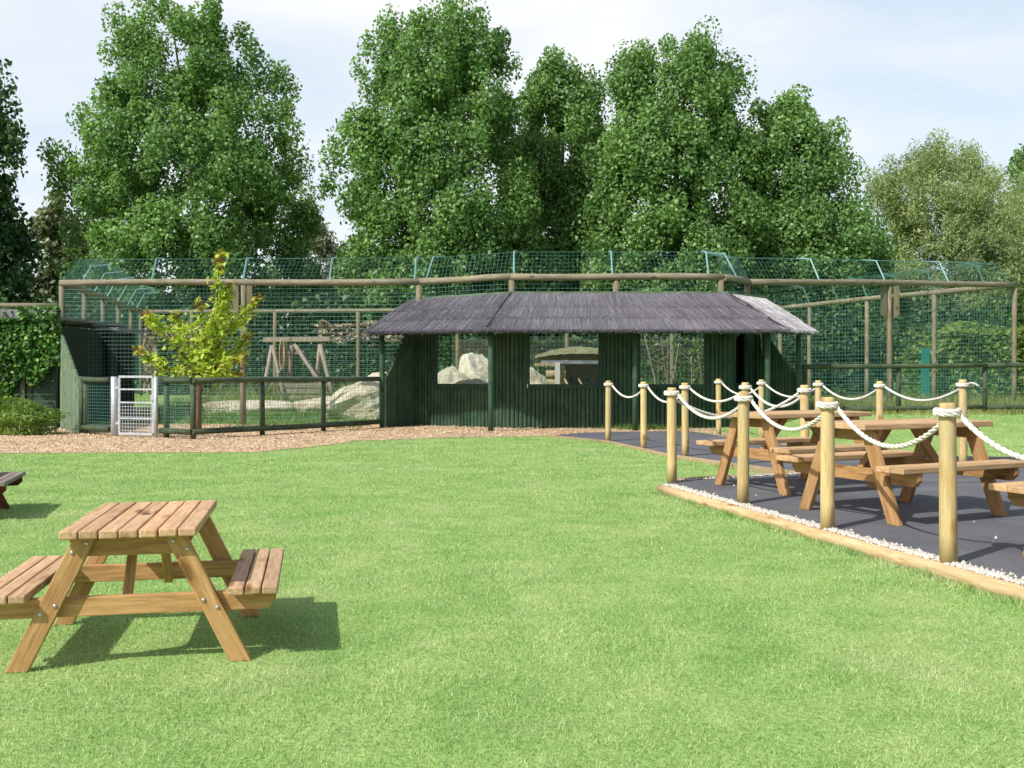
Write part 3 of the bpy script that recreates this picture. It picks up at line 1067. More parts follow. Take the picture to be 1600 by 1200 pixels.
def quad_wires(a, b, c, d, s=0.09):
    """mesh over a general quad a-b (bottom), d-c (top)"""
    a, b, c, d = [np.array(q, float) for q in (a, b, c, d)]
    out = []
    L = np.linalg.norm(b - a); Hh = max(np.linalg.norm(d - a), np.linalg.norm(c - b))
    nv = max(2, int(round(Hh / s))); nu = max(2, int(round(L / s)))
    nrm = np.cross(b - a, d - a); nrm /= np.linalg.norm(nrm)

    def seg(p, q, side):
        off = [side * WR, -side * WR * .5 + nrm * WR * .87, -side * WR * .5 - nrm * WR * .87]
        for i in range(3):
            out.append(np.stack([p + off[i], p + off[(i + 1) % 3], q + off[(i + 1) % 3], q + off[i]]))
    uu = (b - a) / L; vv_ = (d - a) / np.linalg.norm(d - a)
    for j in range(nv + 1):
        t = j / nv
        seg(a + (d - a) * t, b + (c - b) * t, vv_)
    for i in range(nu + 1):
        t = i / nu
        seg(a + (b - a) * t, d + (c - d) * t, uu)
    return np.concatenate(out)


def fence_run(i0, i1, label, posts, brackets, joint=None, sp=0.09, zlow=None, beam_r=0.075):
    """run of ring points i0..i1; posts/brackets: list of (segment, t)"""
    a = ring[i0]
    root = thing('mesh_fence', label, 'mesh fence', (a[0], a[1], float(gz(*a))), 0, 'sides of the wire mesh enclosure')
    q, q2 = [], []
    for i in range(i0, i1):
        p, r_ = ring[i], ring[i + 1]
        z0, z1 = ringz[i], ringz[i + 1]
        g0, g1 = float(gz(*p)), float(gz(*r_))
        if zlow: g0 = g1 = zlow
        q.append(quad_wires((*p, g0), (*r_, g1), (*r_, z1 - .06), (*p, z0 - .06), sp))
        o0, o1, e0, e1 = OFF1[i], OFF1[i + 1], OFF2[i], OFF2[i + 1]
        q2.append(quad_wires((*p, z0 + .06), (*r_, z1 + .06), (o1.x, o1.y, z1 + 0.56), (o0.x, o0.y, z0 + 0.56), sp * 1.1))
        q2.append(quad_wires((o0.x, o0.y, z0 + 0.56), (o1.x, o1.y, z1 + 0.56), (e1.x, e1.y, z1 + .62), (e0.x, e0.y, z0 + .62), sp * 1.35))
        d = Vector((r_[0] - p[0], r_[1] - p[1], 0)).normalized() * 0.03
        pole('top_beam', (p[0] - d.x, p[1] - d.y, z0), (r_[0] + d.x, r_[1] + d.y, z1), beam_r, root, M['beam'], bow=0.012)
    wire_part('mesh_panel', np.concatenate(q), root)
    wire_part('mesh_overhang', np.concatenate(q2), root)

    def at(seg, t):
        p, r_ = ring[seg], ring[seg + 1]
        return (p[0] + (r_[0] - p[0]) * t, p[1] + (r_[1] - p[1]) * t), ringz[seg] + (ringz[seg + 1] - ringz[seg]) * t
    for seg, t in posts:
        (x, y), z = at(seg, t)
        g_ = float(gz(x, y))
        pole('post', (x, y + 0.02, g_ - 0.05), (x, y + 0.02, z - beam_r + 0.01), 0.068, root, M['pole'], bow=0.008)
    for seg, t in brackets:
        (x, y), z = at(seg, t)
        p_a, p_b = Vector(ring[seg]), Vector(ring[seg + 1])
        pn_ = (p_b - p_a).normalized(); pn_ = Vector((-pn_.y, pn_.x))
        o = Vector((x, y)) + pn_ * .28; e = Vector((x, y)) + pn_ * .75
        pts = [(x, y, z + 0.05), (o.x, o.y, z + 0.57), (e.x, e.y, z + .63)]
        L0 = Vector(root.location)
        mb = MB()
        for a_, b_ in zip(pts[:-1], pts[1:]):
            mb.bar(Vector(a_) - L0, Vector(b_) - L0, 0.028, 0.028, up=(0.3, 0.2, 1))
        mb.build('bracket', M['bracket'], root)
    if joint:
        (x, y), z = at(*joint)
        for s in (-1, 1):
            xx_ = x + s * 0.155
            m = Matrix.Translation(Vector((xx_, y - 0.03, z - 0.42)) - Vector(root.location))
            v = []
            for yy in (-0.03, 0.03):
                v += [(-.065, yy, .34), (.065, yy, .34), (.065, yy, -.36 if s > 0 else -.45), (-.065, yy, -.45 if s > 0 else -.36)]
            MB().add(v, [(0, 1, 2, 3), (7, 6, 5, 4), (0, 4, 5, 1), (1, 5, 6, 2), (2, 6, 7, 3), (3, 7, 4, 0)]).build('joint_board', M['pole'], root, bevel=0.006, matrix=m)
    return root


def tpx(i, px):
    p, r_ = ring[i], ring[i + 1]
    k = (px - 800) / F
    return (k * p[1] - p[0]) / ((r_[0] - p[0]) - k * (r_[1] - p[1]))


fence_run(1, 2, 'long left front side of the mesh enclosure, behind the young maple', [(1, 0.0), (1, tpx(1, 380)), (1, tpx(1, 655))], [(1, tpx(1, v)) for v in (237, 380, 515, 648)], joint=(1, tpx(1, 380)))
fence_run(2, 5, 'bowed middle side of the mesh enclosure rising above the thatched hut', [(3, 0.0), (3, tpx(3, 963)), (3, 0.99), (4, 0.95)], [(2, 0.08), (3, 0.01), (3, tpx(3, 957)), (3, 0.93), (4, 0.5)], zlow=2.5)
fence_run(5, 6, 'right front side of the mesh enclosure with a plated tall pole', [(5, tpx(5, 1390)), (5, 1.0)], [(5, tpx(5, v)) for v in (1280, 1383, 1482)], joint=(5, tpx(5, 1390)), sp=0.105)
fence_run(6, 7, 'right side of the mesh enclosure running back past the round hedge', [(6, .284), (6, .564), (6, .842), (6, 1.0)], [(6, v) for v in (.1, .284, .42, .564, .7, .842)], sp=0.12)
fence_run(0, 1, 'left side of the mesh enclosure running back behind the ivy building', [(0, v) for v in (.02, .2, .4, .6, .8)], [(0, v) for v in (.1, .25, .4, .55, .7, .85)], sp=0.11)


def back_run():
    pxs = [300, 430, 560, 715, 886, 1050]
    root = thing('mesh_fence', 'rear side of the mesh enclosure before the dark shrubs', 'mesh fence', (BR_[0], BR_[1], float(gz(*BR_))), 0, 'sides of the wire mesh enclosure')
    g0, g1 = float(gz(*BR_)), float(gz(*BL))
    wire_part('mesh_panel', quad_wires((*BR_, g0), (*BL, g1), (*BL, HBL - .06), (*BR_, HBR - .06), 0.15), root)
    o0, o1 = OFF1[7], OFF1[0]
    wire_part('mesh_overhang', quad_wires((*BR_, HBR + .06), (*BL, HBL + .06), (o1.x, o1.y, HBL + .56), (o0.x, o0.y, HBR + .56), 0.16), root)
    pole('top_beam', (*BR_, HBR), (*BL, HBL), 0.065, root, M['beam'], bow=0.012)
    for px in pxs:
        k = (px - 800) / F
        t = (k * BL[1] - BL[0]) / ((BR_[0] - BL[0]) - k * (BR_[1] - BL[1]))
        x, y = BL[0] + (BR_[0] - BL[0]) * t, BL[1] + (BR_[1] - BL[1]) * t
        pole('post', (x, y - .02, float(gz(x, y)) - .05), (x, y - .02, HBL + (HBR - HBL) * t - .05), 0.075, root, M['pole'])


back_run()

# ------------------------------------------------------------------ viewing hut
hut = thing('viewing_hut', 'dark green half-log viewing hut with a grey thatched roof and four windows', 'hut', (2.2, 21.7, 0))
HL = Vector(hut.location)


def half_log_wall(name, a, b, zt, wins, mat, root, lw=0.088, top=None, flip=1):
    """vertical half logs along a->b (seen side to the right of a->b... towards the camera)"""
    a, b = Vector((a[0], a[1], 0)), Vector((b[0], b[1], 0))
    d = (b - a); L = d.length; d.normalize()
    nr = Vector((d.y, -d.x, 0)) * flip
    mb = MB()
    n = max(1, int(round(L / lw)))
    w_ = L / n
    for i in range(n):
        u0 = i * w_
        uc = u0 + w_ / 2
        ztop = top(uc / L) if top else zt
        spans = [(-0.05, ztop)]
        for (ua, ub, z0, z1) in wins:
            if ua - w_ * .4 < uc < ub + w_ * .4:
                spans = [(-0.05, z0 - 0.075), (z1 + .01, ztop)]
        for z0, z1 in spans:
            if z1 - z0 < 0.05: continue
            v = []
            j = random.uniform(0.92, 1.06); k = random.uniform(-.006, .006)
            for z in (z0, z1 - random.uniform(0, .015)):
                zj = z
                for q in range(7):
                    th = math.pi * q / 6
                    if top and zj > .3: z = zj + top((uc - math.cos(th) * w_ * .49) / L) - top(uc / L)
                    p = a + d * (uc - math.cos(th) * w_ * 0.49) + nr * (math.sin(th) * w_ * 0.46 * j + 0.03 + k)
                    v.append((p.x, p.y, z))
                p = a + d * (uc + w_ * .51) + nr * -k * .5; v.append((p.x, p.y, z))
                p = a + d * (uc - w_ * .51) + nr * -k * .5; v.append((p.x, p.y, z))
            f = [(q, q + 1, q + 10, q + 9) for q in range(6)] + [(6, 7, 16, 15), (7, 8, 17, 16), (8, 0, 9, 17)]
            f += [tuple(range(8, -1, -1)), tuple(range(9, 18))]
            mb.add([tuple(Vector(p) - Vector(root.location)) for p in v], f)
    return mb.build(name, mat, root)


def window(a, b, ua, ub, z0, z1, root, flip=1, sidew=0.10):
    a, b = Vector((a[0], a[1], 0)), Vector((b[0], b[1], 0))
    d = (b - a).normalized()
    nr = Vector((d.y, -d.x, 0)) * flip
    L0 = Vector(root.location)

    def pt(u, z, o): return a + d * u + nr * o + Vector((0, 0, z)) - L0
    mb = MB()
    mb.bar(pt(ua - .04, z0 - .05, .055), pt(ub + .04, z0 - .05, .055), 0.10, 0.10)
    mb.bar(pt(ua - .04, z1 + .04, .05), pt(ub + .04, z1 + .04, .05), 0.09, 0.08)
    for u_ in (ua - sidew / 2 + .004, ub + sidew / 2 - .004):
        mb.bar(pt(u_, z0, .045), pt(u_, z1, .045), sidew, 0.085, up=tuple(nr))
    win = mb.build('window', M['greenboard'], root, bevel=0.004)
    mb = MB()
    mb.bar(pt(ua + .002, (z0 + z1) / 2, .02), pt(ub - .002, (z0 + z1) / 2, .02), 0.008, z1 - z0 - .004)
    mb.build('pane', M['pane'], win)


WZ0, WZ1 = 0.93, 2.16
P1, P2, P3, P4 = P[1], P[2], P[3], P[4]
L12 = math.dist(P1, P2); L34 = math.dist(P3, P4)


def upx(a, b, px):
    k = (px - 800) / F
    t = (k * a[1] - a[0]) / ((b[0] - a[0]) - k * (b[1] - a[1]))
    return t * math.dist(a, b)


fr0 = -0.16       # the hut walls stand just in front of the mesh line
def fwd(p, dx=0.0): return (p[0] + dx, p[1] + fr0)


A1, A2, A3, A4 = (P1[0] - .06, P1[1] - .15), (P2[0] - .03, P2[1] - .18), (P3[0] + .03, P3[1] - .18), (P4[0] + .10, P4[1] - .10)
ZW = 2.62
zroof = lambda t: 2.50
w1 = (upx(A1, A2, 684), upx(A1, A2, 767), WZ0, WZ1)
w2 = (upx(A2, A3, 827.5), upx(A2, A3, 935), WZ0, WZ1)
w3 = (upx(A2, A3, 1000), upx(A2, A3, 1100), WZ0, WZ1)
w4 = (upx(A3, A4, 1144), upx(A3, A4, 1163), WZ0, WZ1)
half_log_wall('wall', A1, A2, 2.5, [w1], M['green'], hut)
half_log_wall('wall', A2, A3, 2.5, [w2, w3], M['green'], hut)
half_log_wall('wall', A3, A4, 2.5, [w4], M['green'], hut)
window(A1, A2, *w1[:4], hut)
window(A2, A3, *w2, hut)
window(A2, A3, *w3, hut)
window(A3, A4, *w4, hut)
WL = (-2.72, 21.75)      # outer ends of the two wings
WRT = (6.10, 21.75)
half_log_wall('wing_wall', WL, (A1[0] - .05, A1[1] - .06), 2.4, [], M['green'], hut, top=lambda t: 1.05 + 1.3 * t)
half_log_wall('wing_wall', (A4[0] + .05, A4[1] - .06), WRT, 2.4, [], M['green'], hut, top=lambda t: 2.35 - 1.3 * t)

# roof
Zr, Ze = 2.83, 2.05
RD = [(X(642, 23.2), 23.15, Zr - .02), (X(798, 21.45), 21.45, Zr), (X(1137, 21.45), 21.45, Zr), (5.62, 22.75, Zr - .02)]
ED = [(X(574, 21.4), 21.4, Ze), (X(761, 20.2), 20.2, Ze), (X(1222, 20.2), 20.2, Ze), (X(1272, 21.15), 21.15, Ze)]


def roof_facet(i, mat, name, ns):
    r0, r1, e1, e0 = [np.array(q) for q in (RD[i], RD[i + 1], ED[i + 1], ED[i])]
    nrm = np.cross(r1 - r0, e0 - r0); nrm /= np.linalg.norm(nrm)
    if nrm[2] < 0: nrm = -nrm
    th = 0.05
    loc = np.array(hut.location)
    top = [q - loc for q in (r0, r1, e1, e0)]
    bot = [q - nrm * th for q in top]
    MBs = MB().add(top + bot, [(0, 3, 2, 1), (4, 5, 6, 7), (0, 1, 5, 4), (1, 2, 6, 5), (2, 3, 7, 6), (3, 0, 4, 7)])
    ob = MBs.build(name, M['thatch_under'], hut)
    # strands in overlapping courses
    courses = [(0.0, 0.40), (0.30, 0.72), (0.62, 1.05), (0.70, 1.06)]
    qs = []
    for ci, (v0, v1) in enumerate(courses):
        m = ns
        u_ = rng.uniform(-0.005, 0.985 if i == 0 else 1.004, m)
        j = rng.normal(0, 0.012, m)
        a0 = v0 + rng.uniform(-.01, .06, m); a1 = v1 + rng.normal(0, .03, m) * (ci < 2) + rng.normal(0, .012, m)
        if ci == 3:
            a1 += np.where(rng.uniform(0, 1, m) > .93, rng.uniform(0, .05, m), 0)

        def pt(u, v):
            top_ = r0 + (r1 - r0) * u[:, None]; bt = e0 + (e1 - e0) * u[:, None]
            return top_ + (bt - top_) * v[:, None]
        s0 = pt(u_, a0) + nrm * (0.006 + 0.010 * rng.uniform(0, 1, m))[:, None]
        s1 = pt(u_ + j, a1) + nrm * (0.012 + 0.014 * rng.uniform(0, 1, m))[:, None]
        if ci == 3:
            s1[:, 2] -= np.abs(rng.normal(0, 0.022, m))
        dirv = s1 - s0
        side = np.cross(dirv, nrm); side /= np.linalg.norm(side, axis=1)[:, None]
        tw = rng.uniform(-.5, .5, m)[:, None]
        side = side + nrm * tw
        w_ = rng.uniform(0.0022, 0.006, m)[:, None]
        q = np.stack([s0 - side * w_, s0 + side * w_, s1 + side * w_ * .5, s1 - side * w_ * .5], 1)
        qs.append(q.reshape(-1, 3))
    q = np.concatenate(qs) - loc
    link('thatch', fast_mesh('thatch', q, 4), mat, ob)
    return ob


roof_facet(0, M['thatch'], 'roof', 6500)
roof_facet(1, M['thatch'], 'roof', 12000)
tag(roof_facet(2, M['thatch_pale'], 'roof', 3500), 'paler roof slope at the right end')
for a, b in zip(RD[:-1], RD[1:]):
    MB().bar(Vector(a) - HL + Vector((0, .02, .015)), Vector(b) - HL + Vector((0, .02, .015)), 0.09, 0.05).build('ridge_board', M['ridge'], hut, bevel=.004)
for a, b in zip(ED[:-1], ED[1:]):
    a_, b_ = Vector(a), Vector(b)
    d = (b_ - a_).normalized()
    inn = Vector((-d.y, d.x, 0)) * 0.16
    MB().bar(a_ + d * .10 + inn - HL + Vector((0, 0, -.05)), b_ - d * .10 + inn - HL + Vector((0, 0, -.05)), 0.05, 0.10).build('eave_beam', M['greenrail'], hut, bevel=.004)
for r_, e_ in ((RD[1], ED[1]), (RD[2], ED[2])):
    a_, b_ = Vector(r_) - HL + Vector((0, 0, .012)), Vector(e_) - HL + Vector((0, 0, .016))
    MB().tube([a_.lerp(b_, t) + Vector((random.uniform(-.012, .012), random.uniform(-.01, .01), 0)) for t in np.linspace(0, 1, 14)], .028, 6, wob=.2).build('hip_binding', M['thatch_under'], hut)
# rafters at the gable ends
for r_, e_, s in ((RD[0], ED[0], 1), (RD[3], ED[3], -1)):
    MB().bar(Vector(r_) - HL + Vector((.06 * s, 0, -.10)), Vector(e_) - HL + Vector((.06 * s, .1, -.07)), 0.05, 0.08).build('rafter', M['greenrail'], hut)
for (x, y, top_) in ((X(767, 20.38), 20.38, Ze - .06), (2.48, 20.62, 2.2), (5.12, 20.5, Ze + .04), (6.05, 21.62, 2.13), (-2.74, 21.6, 2.05)):
    pole('post', (x, y, -0.05), (x, y, top_), 0.056, hut, M['green'], taper=0.97)
for (a, b) in ((P1, P2), (P2, P3), (P3, P4)):
    pass

# ------------------------------------------------------------------ left ivy building
bd = thing('keeper_building', 'flat-roofed dark building overgrown with ivy at the left edge', 'building', (-11.5, 21.6, 0))
BLc = Vector(bd.location)
bx0, bx1, by = -14.5, -9.62, 21.6
mb = MB()
nbd = 16
for i in range(nbd):
    h_ = 2.28 / nbd
    mb.box(Vector(((bx0 + bx1) / 2, by + 0.06 - 0.006 * (i % 2), h_ * (i + .5))) - BLc, (bx1 - bx0, 0.10, h_ - 0.006))
mb.build('front_wall', M['greenboard'], bd, bevel=.004)
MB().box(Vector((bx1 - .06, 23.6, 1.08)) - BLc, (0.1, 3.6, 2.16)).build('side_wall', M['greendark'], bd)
MB().box(Vector(((bx0 + bx1) / 2, by + 1.9, 2.33)) - BLc, (bx1 - bx0 + .1, 4.0, 0.06)).build('roof', M['felt'], bd)
MB().box(Vector(((bx0 + bx1) / 2 + .02, by - 0.07, 2.395)) - BLc, (bx1 - bx0 + .22, 0.05, 0.21)).build('fascia', M['felt'], bd, bevel=.004)
pole('roof_rail', (bx0, by - .02, 2.585), (bx1 + .05, by - .02, 2.585), 0.055, bd, M['beam'])
MB().box(Vector((X(33, 21.5), by - .02, 1.0)) - BLc, (0.09, 0.05, 1.96)).build('door_frame', M['greenrail'], bd)
half_log_wall('wing_wall', (-9.42, 21.5), (-8.26, 19.62), 2.0, [], M['greenwing'], bd, top=lambda t: 2.0 - 0.98 * t, lw=.085, flip=1)
pole('wing_post', (-8.22, 19.56, -.03), (-8.22, 19.56, 1.1), .05, bd, M['greenrail'])

nh = thing('night_house', 'dark animal night house inside the enclosure at its left end', 'animal house', (-9.4, 25.6, float(gz(-9.4, 25.6))))
NL = Vector(nh.location)
mb = MB()
for i in range(11):
    mb.box(Vector((-9.5 + 1.9 * 0, 24.2 + i * .14, 1.15)) - NL, (0.08, 0.13, 2.1))
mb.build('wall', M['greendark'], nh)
MB().box(Vector((-9.46, 25.0, 1.0)) - NL, (0.06, 0.8, 1.5)).build('doorway', M['dark'], nh)
MB().box(Vector((-9.9, 24.9, 2.24)) - NL, (1.3, 1.8, 0.09), Matrix.Rotation(R(6), 3, 'Y')).build('roof', M['felt'], nh)

# ivy
n = 23000
ix = rng.uniform(-13.2, -9.45, n); iz = rng.uniform(0.25, 2.55, n)
fx_ = (ix + 9.55) / -1.0
low = 0.55 + 0.5 * np.sin(ix * 3.1) * .3
low = np.where(ix > -10.75, 0.72 + 0.42 * (ix + 10.75) + 0.14 * np.sin(ix * 9), low * .6)
kk = (iz > low) & ~((ix > -10.1) & (iz > 2.2) & (iz < 2.5) & (rng.uniform(0, 1, n) > .25)) & ~((iz > 2.3) & (ix < -10.3) & (rng.uniform(0, 1, n) > .04))
dens = 0.55 + 0.45 * np.sin(ix * 5.3 + 2 * np.sin(iz * 4.1)) * np.sin(iz * 5.9 + ix)
kk &= rng.uniform(0, 1, n) < dens + 0.25
ix, iz = ix[kk], iz[kk]
iy = by - 0.03 - np.abs(rng.normal(0, 0.07, len(ix))) - 0.06 * (1 + np.sin(ix * 4) * np.sin(iz * 5))
iy = np.where(iz > 2.28, iy - .09, iy)
ivy = thing('ivy', 'glossy green ivy covering the dark wall of the left building', 'ivy', (-11.2, by - .1, 0.0))
link('foliage', fast_mesh('foliage', leaf_cards(np.stack([ix, iy, iz], -1) - np.array(ivy.location), 0.088, up=0.2, aspect=.95, outward=np.array([-.2, -1, .3]), ob=1.3), 4), M['ivy'], ivy)
mb = MB()
for k in range(7):
    x0 = -12.9 + k * .42 + random.uniform(-.1, .1)
    pts = [Vector((x0 + .25 * math.sin(t * 3 + k), by - .03, t * 2.1)) - Vector(ivy.location) for t in np.linspace(0, 1, 8)]
    mb.tube(pts, [.016 - .011 * t for t in np.linspace(0, 1, 8)], 5)
mb.build('stem', M['bark_tree'], ivy)


def bush(name, label, cat, c, rad, n, size, mat, group=None, stems=True, up=.3, aspect=.5):
    root = thing(name, label, cat, c, 0, group)
    v = rng.normal(size=(n, 3)); v /= np.linalg.norm(v, axis=1)[:, None]
    rr = rng.uniform(0.35, 1.0, n) ** .5
    lump = 1 + .22 * np.sin(v[:, 0] * 5 + c[0]) * np.sin(v[:, 1] * 4 + 1) + .18 * np.sin(v[:, 2] * 7 + c[1])
    p = v * (rr * lump)[:, None] * np.array(rad)
    p[:, 2] += rad[2] * .85
    k = p[:, 2] > 0.0
    p = p[k]; v = v[k]
    link('foliage', fast_mesh('foliage', leaf_cards(p, size, up=up, aspect=aspect, outward=v, ob=.7), 4), mat, root)
    if stems:
        mb = MB()
        for i in range(7):
            a = random.uniform(0, 6.28)
            e = Vector((math.cos(a) * rad[0] * .55, math.sin(a) * rad[1] * .55, rad[2] * 1.2))
            mb.tube([(0, 0, -.02), e * .5 + Vector((0, 0, .1 * rad[2])), e], [.03 * rad[2], .02 * rad[2], .006 * rad[2]], 5)
        mb.build('stem', M['bark_tree'], root)
    return root


sx, sy = G(22, 681)
bush('shrub', 'low bright green shrub at the foot of the ivy wall', 'shrub', (sx, sy + .3, 0), (0.66, 0.5, 0.36), 5200, 0.085, M['brightshrub'], up=.9, aspect=.25)
sx, sy = G(88, 668)
bush('shrub', 'tiny green plant beside the left wing wall', 'shrub', (sx - .1, sy - .55, 0), (0.2, 0.15, 0.13), 300, 0.06, M['hedge'], stems=False, aspect=.3)
# stone edging
mb = MB()
for i in range(6):
    x, y = G(60 + i * 5, 675 - i * .3)
    mb.box((x, y, .05), (0.062 + random.uniform(-.005, .005), .10, .10))
e = mb.build('stone_edging', M['stone'], bevel=.012)
tag(e, 'short row of grey edging stones beside the shrub at the left wall', 'edging stones')

# ------------------------------------------------------------------ barrier fences
def rail_fence(label, pts, posts, zt=1.04, zb=0.13, mesh=True, rr=0.052):
    a = pts[0]
    root = thing('rail_fence', label, 'rail fence', (a[0], a[1], float(gz(*a))), 0, 'low green rail fences round the enclosure')
    q = []
    for p, r_ in zip(pts[:-1], pts[1:]):
        g0, g1 = float(gz(*p)), float(gz(*r_))
        d = Vector((r_[0] - p[0], r_[1] - p[1], 0)).normalized() * .01
        for z in (zt, zb):
            pole('rail', (p[0] + d.x, p[1] + d.y, g0 + z), (r_[0] - d.x, r_[1] - d.y, g1 + z), rr, root, M['greenrail'], bow=.004)
        if mesh:
            q.append(quad_wires((*p, g0 + zb), (*r_, g1 + zb), (*r_, g1 + zt), (*p, g0 + zt), 0.062) + np.array([0, .045, 0]))
    if q:
        old = root
        wire_part('mesh_panel', np.concatenate(q), root, M['wire'])
    for x, y in posts:
        g_ = float(gz(x, y))
        pole('post', (x, y + .065, g_ - .05), (x, y + .065, g_ + zt + .03), .05, root, M['greenrail'])
    return root


WRsave = WR
WR = 0.0022
C0 = (-5.62, 17.98)
rail_fence('short green rail fence left of the metal gate', [(-8.18, 19.5), (-7.42, 18.92)], [(-8.12, 19.45)])


def on(a, b, t): return (a[0] + (b[0] - a[0]) * t, a[1] + (b[1] - a[1]) * t)


FE = (-2.80, 21.55)
rail_fence('green rail fence right of the metal gate bending round to the hut', [(-6.33, 18.42), C0, FE], [(-6.22, 18.38), C0, on(C0, FE, .33), on(C0, FE, .66)])
RF = [(6.14, 21.65), (10.35, 22.35), (14.8, 23.0)]
rail_fence('green rail fence across the right lawn before the enclosure', RF, [(6.2, 21.6), on(RF[0], RF[1], .52), RF[1], RF[2]])
WR = WRsave

# gate
gate = thing('metal_gate', 'small galvanised gate with bars above and mesh below, by the bark path', 'gate', (-7.27, 18.83, 0))
GL = Vector(gate.location)
g0, g1 = Vector((-7.30, 18.80, 0)), Vector((-6.42, 18.46, 0))
pole('gate_post', (g0.x, g0.y, -.05), (g0.x, g0.y, 1.10), .062, gate, M['galv'], wob=0, taper=1)
pole('gate_post', (g1.x, g1.y, -.05), (g1.x, g1.y, 1.10), .036, gate, M['galv'], wob=0, taper=1)
dg = (g1 - g0).normalized()
ga, gb = g0 + dg * .115, g1 - dg * .065
mb = MB()
for z in (.06, 1.10):
    mb.bar(ga + Vector((0, 0, z)) - GL, gb + Vector((0, 0, z)) - GL, .04, .04)
for p in (ga, gb):
    mb.bar(p + Vector((0, 0, .08)) - GL, p + Vector((0, 0, 1.08)) - GL, .04, .04, up=(0, 1, 0))
mb.build('gate_frame', M['galv'], gate)
for z in (.34, .63, .87):
    MB().bar(ga + dg * .022 + Vector((0, 0, z)) - GL, gb - dg * .022 + Vector((0, 0, z)) - GL, .028, .028).build('bar', M['galv'], gate)
mb = MB()
for z in np.arange(.12, .63, .062):
    mb.bar(ga + dg * .022 + Vector((0, .012, z)) - GL, gb - dg * .022 + Vector((0, .012, z)) - GL, .008, .008)
nn_ = 12
for i in range(1, nn_):
    p = ga.lerp(gb, i / nn_)
    mb.bar(p + Vector((0, .022, .08)) - GL, p + Vector((0, .022, .63)) - GL, .008, .008, up=(0, 1, 0))
mb.build('gate_mesh', M['galv'], gate)
for z in (.25, .9):
    MB().box(g0 + dg * .085 + Vector((0, 0, z)) - GL, (.07, .04, .05)).build('hinge', M['galv'], gate)
MB().box(gb + Vector((.0, -.03, .72)) - GL, (.05, .03, .10)).build('latch', M['galv'], gate)

# ------------------------------------------------------------------ inside the enclosure
# climbing frame
cd = 28.6
cf_ = thing('climbing_frame', 'grey timber climbing frame with a hanging rope inside the enclosure', 'climbing frame', (X(463, cd), cd, float(gz(-6, cd))))
CL = Vector(cf_.location)
gI = CL.z


def W3(px, py, d): return Vector((X(px, d), d, Z(py, d)))


def cpole(name, a, b, r, mat=M['grey_timber']):
    return pole(name, a, b, r, cf_, mat, n=10)


bm_ = MB().bar(W3(412, 531, cd) - CL, W3(516, 530, cd) - CL, .16, .13).build('top_beam', M['grey_timber'], cf_, bevel=.01)
for (x0, y0, x1, y1, dd_) in ((425, 540, 409, 633, -.35), (426, 540, 446, 633, -.35), (500, 538, 523, 633, -.3), (500, 538, 492, 628, .5), (455, 540, 453, 630, .5)):
    a = W3(x0, y0, cd); b = W3(x1, y1, cd + dd_); b.z = gI - .04
    cpole('leg', b, a, .062)
cpole('brace', W3(520, 628, cd - .5), W3(460, 538, cd), .06)
cpole('brace', W3(415, 616, cd - .5), W3(440, 575, cd - .2), .018)
MB().bar(W3(433, 552, cd + .1) - CL, W3(476, 551, cd + .1) - CL, .1, .1).build('cross_bar', M['grey_timber'], cf_, bevel=.01)
mb = MB()
for i, (ya, yb) in enumerate(((599, 606), (608, 615), (617, 625))):
    a, b = W3(432 + i, (ya + yb) / 2, cd - .2), W3(513 + i, (ya + yb) / 2, cd - .2)
    mb.bar(a - CL, b - CL, .06, .12)
mb.build('platform_boards', M['grey_timber'], cf_, bevel=.008)
hr = thing('hanging_rope', 'coil of brown rope hanging from the climbing frame beam', 'rope', tuple(W3(443, 531, cd - .14)))
mb = MB()
for k in range(3):
    pts = []
    for i in range(25):
        th = 2 * math.pi * i / 24
        pts.append((.07 * math.sin(th) + .03 * (k - 1), .03 * k - .05, -.42 + .40 * math.cos(th) * (1 - .06 * k)))
    mb.tube(pts, .022, 6, cap=False)
mb.tube([(0, 0, .02), (.02, -.02, -.5), (.03, 0, -1.0)], .02, 6)
mb.build('rope_loop', M['log'], hr, smooth=True)


# rocks
def rock(label, c, rad, seed, group='pale rocks inside the enclosure', tilt=0, flat=0.0):
    from mathutils import noise as mn
    r2 = np.random.default_rng(seed)
    nu, nv = 84, 44
    v = []
    pl = r2.normal(size=(17, 3)); pl /= np.linalg.norm(pl, axis=1)[:, None]; pd = r2.uniform(.66, .95, 17)
    so_ = r2.uniform(0, 50, 3)
    for i in range(nv + 1):
        th = math.pi * i / nv
        for k in range(nu):
            a = 2 * math.pi * k / nu
            p = np.array([math.sin(th) * math.cos(a), math.sin(th) * math.sin(a), math.cos(th)])
            s = 1.08
            for n_, d_ in zip(pl, pd):
                dn = p @ n_
                if dn > 1e-6: s = min(s, d_ / dn)
            q = p * s
            q = q * (1 + .10 * mn.noise(Vector(q * 1.7 + so_)) + .055 * mn.noise(Vector(q * 4.5 + so_)) + .03 * mn.noise(Vector(q * 11 + so_)))
            ledge = mn.noise(Vector((0.6 * q[0], 0.6 * q[1], q[2] * 6)) + Vector(so_))
            q[:2] *= 1 + .05 * ledge
            v.append(q * np.array(rad) * 1.2)
    f = [(i * nu + k, (i + 1) * nu + k, (i + 1) * nu + (k + 1) % nu, i * nu + (k + 1) % nu) for i in range(nv) for k in range(nu)]
    o = MB().add(v, f).build('rock', M['rock'], smooth=False)
    o.location = (c[0], c[1], c[2])
    o.rotation_euler = (0, tilt, r2.uniform(-.3, .3))
    return tag(o, label, 'rock', group)


def gzf(x, y): return float(gz(x, y))


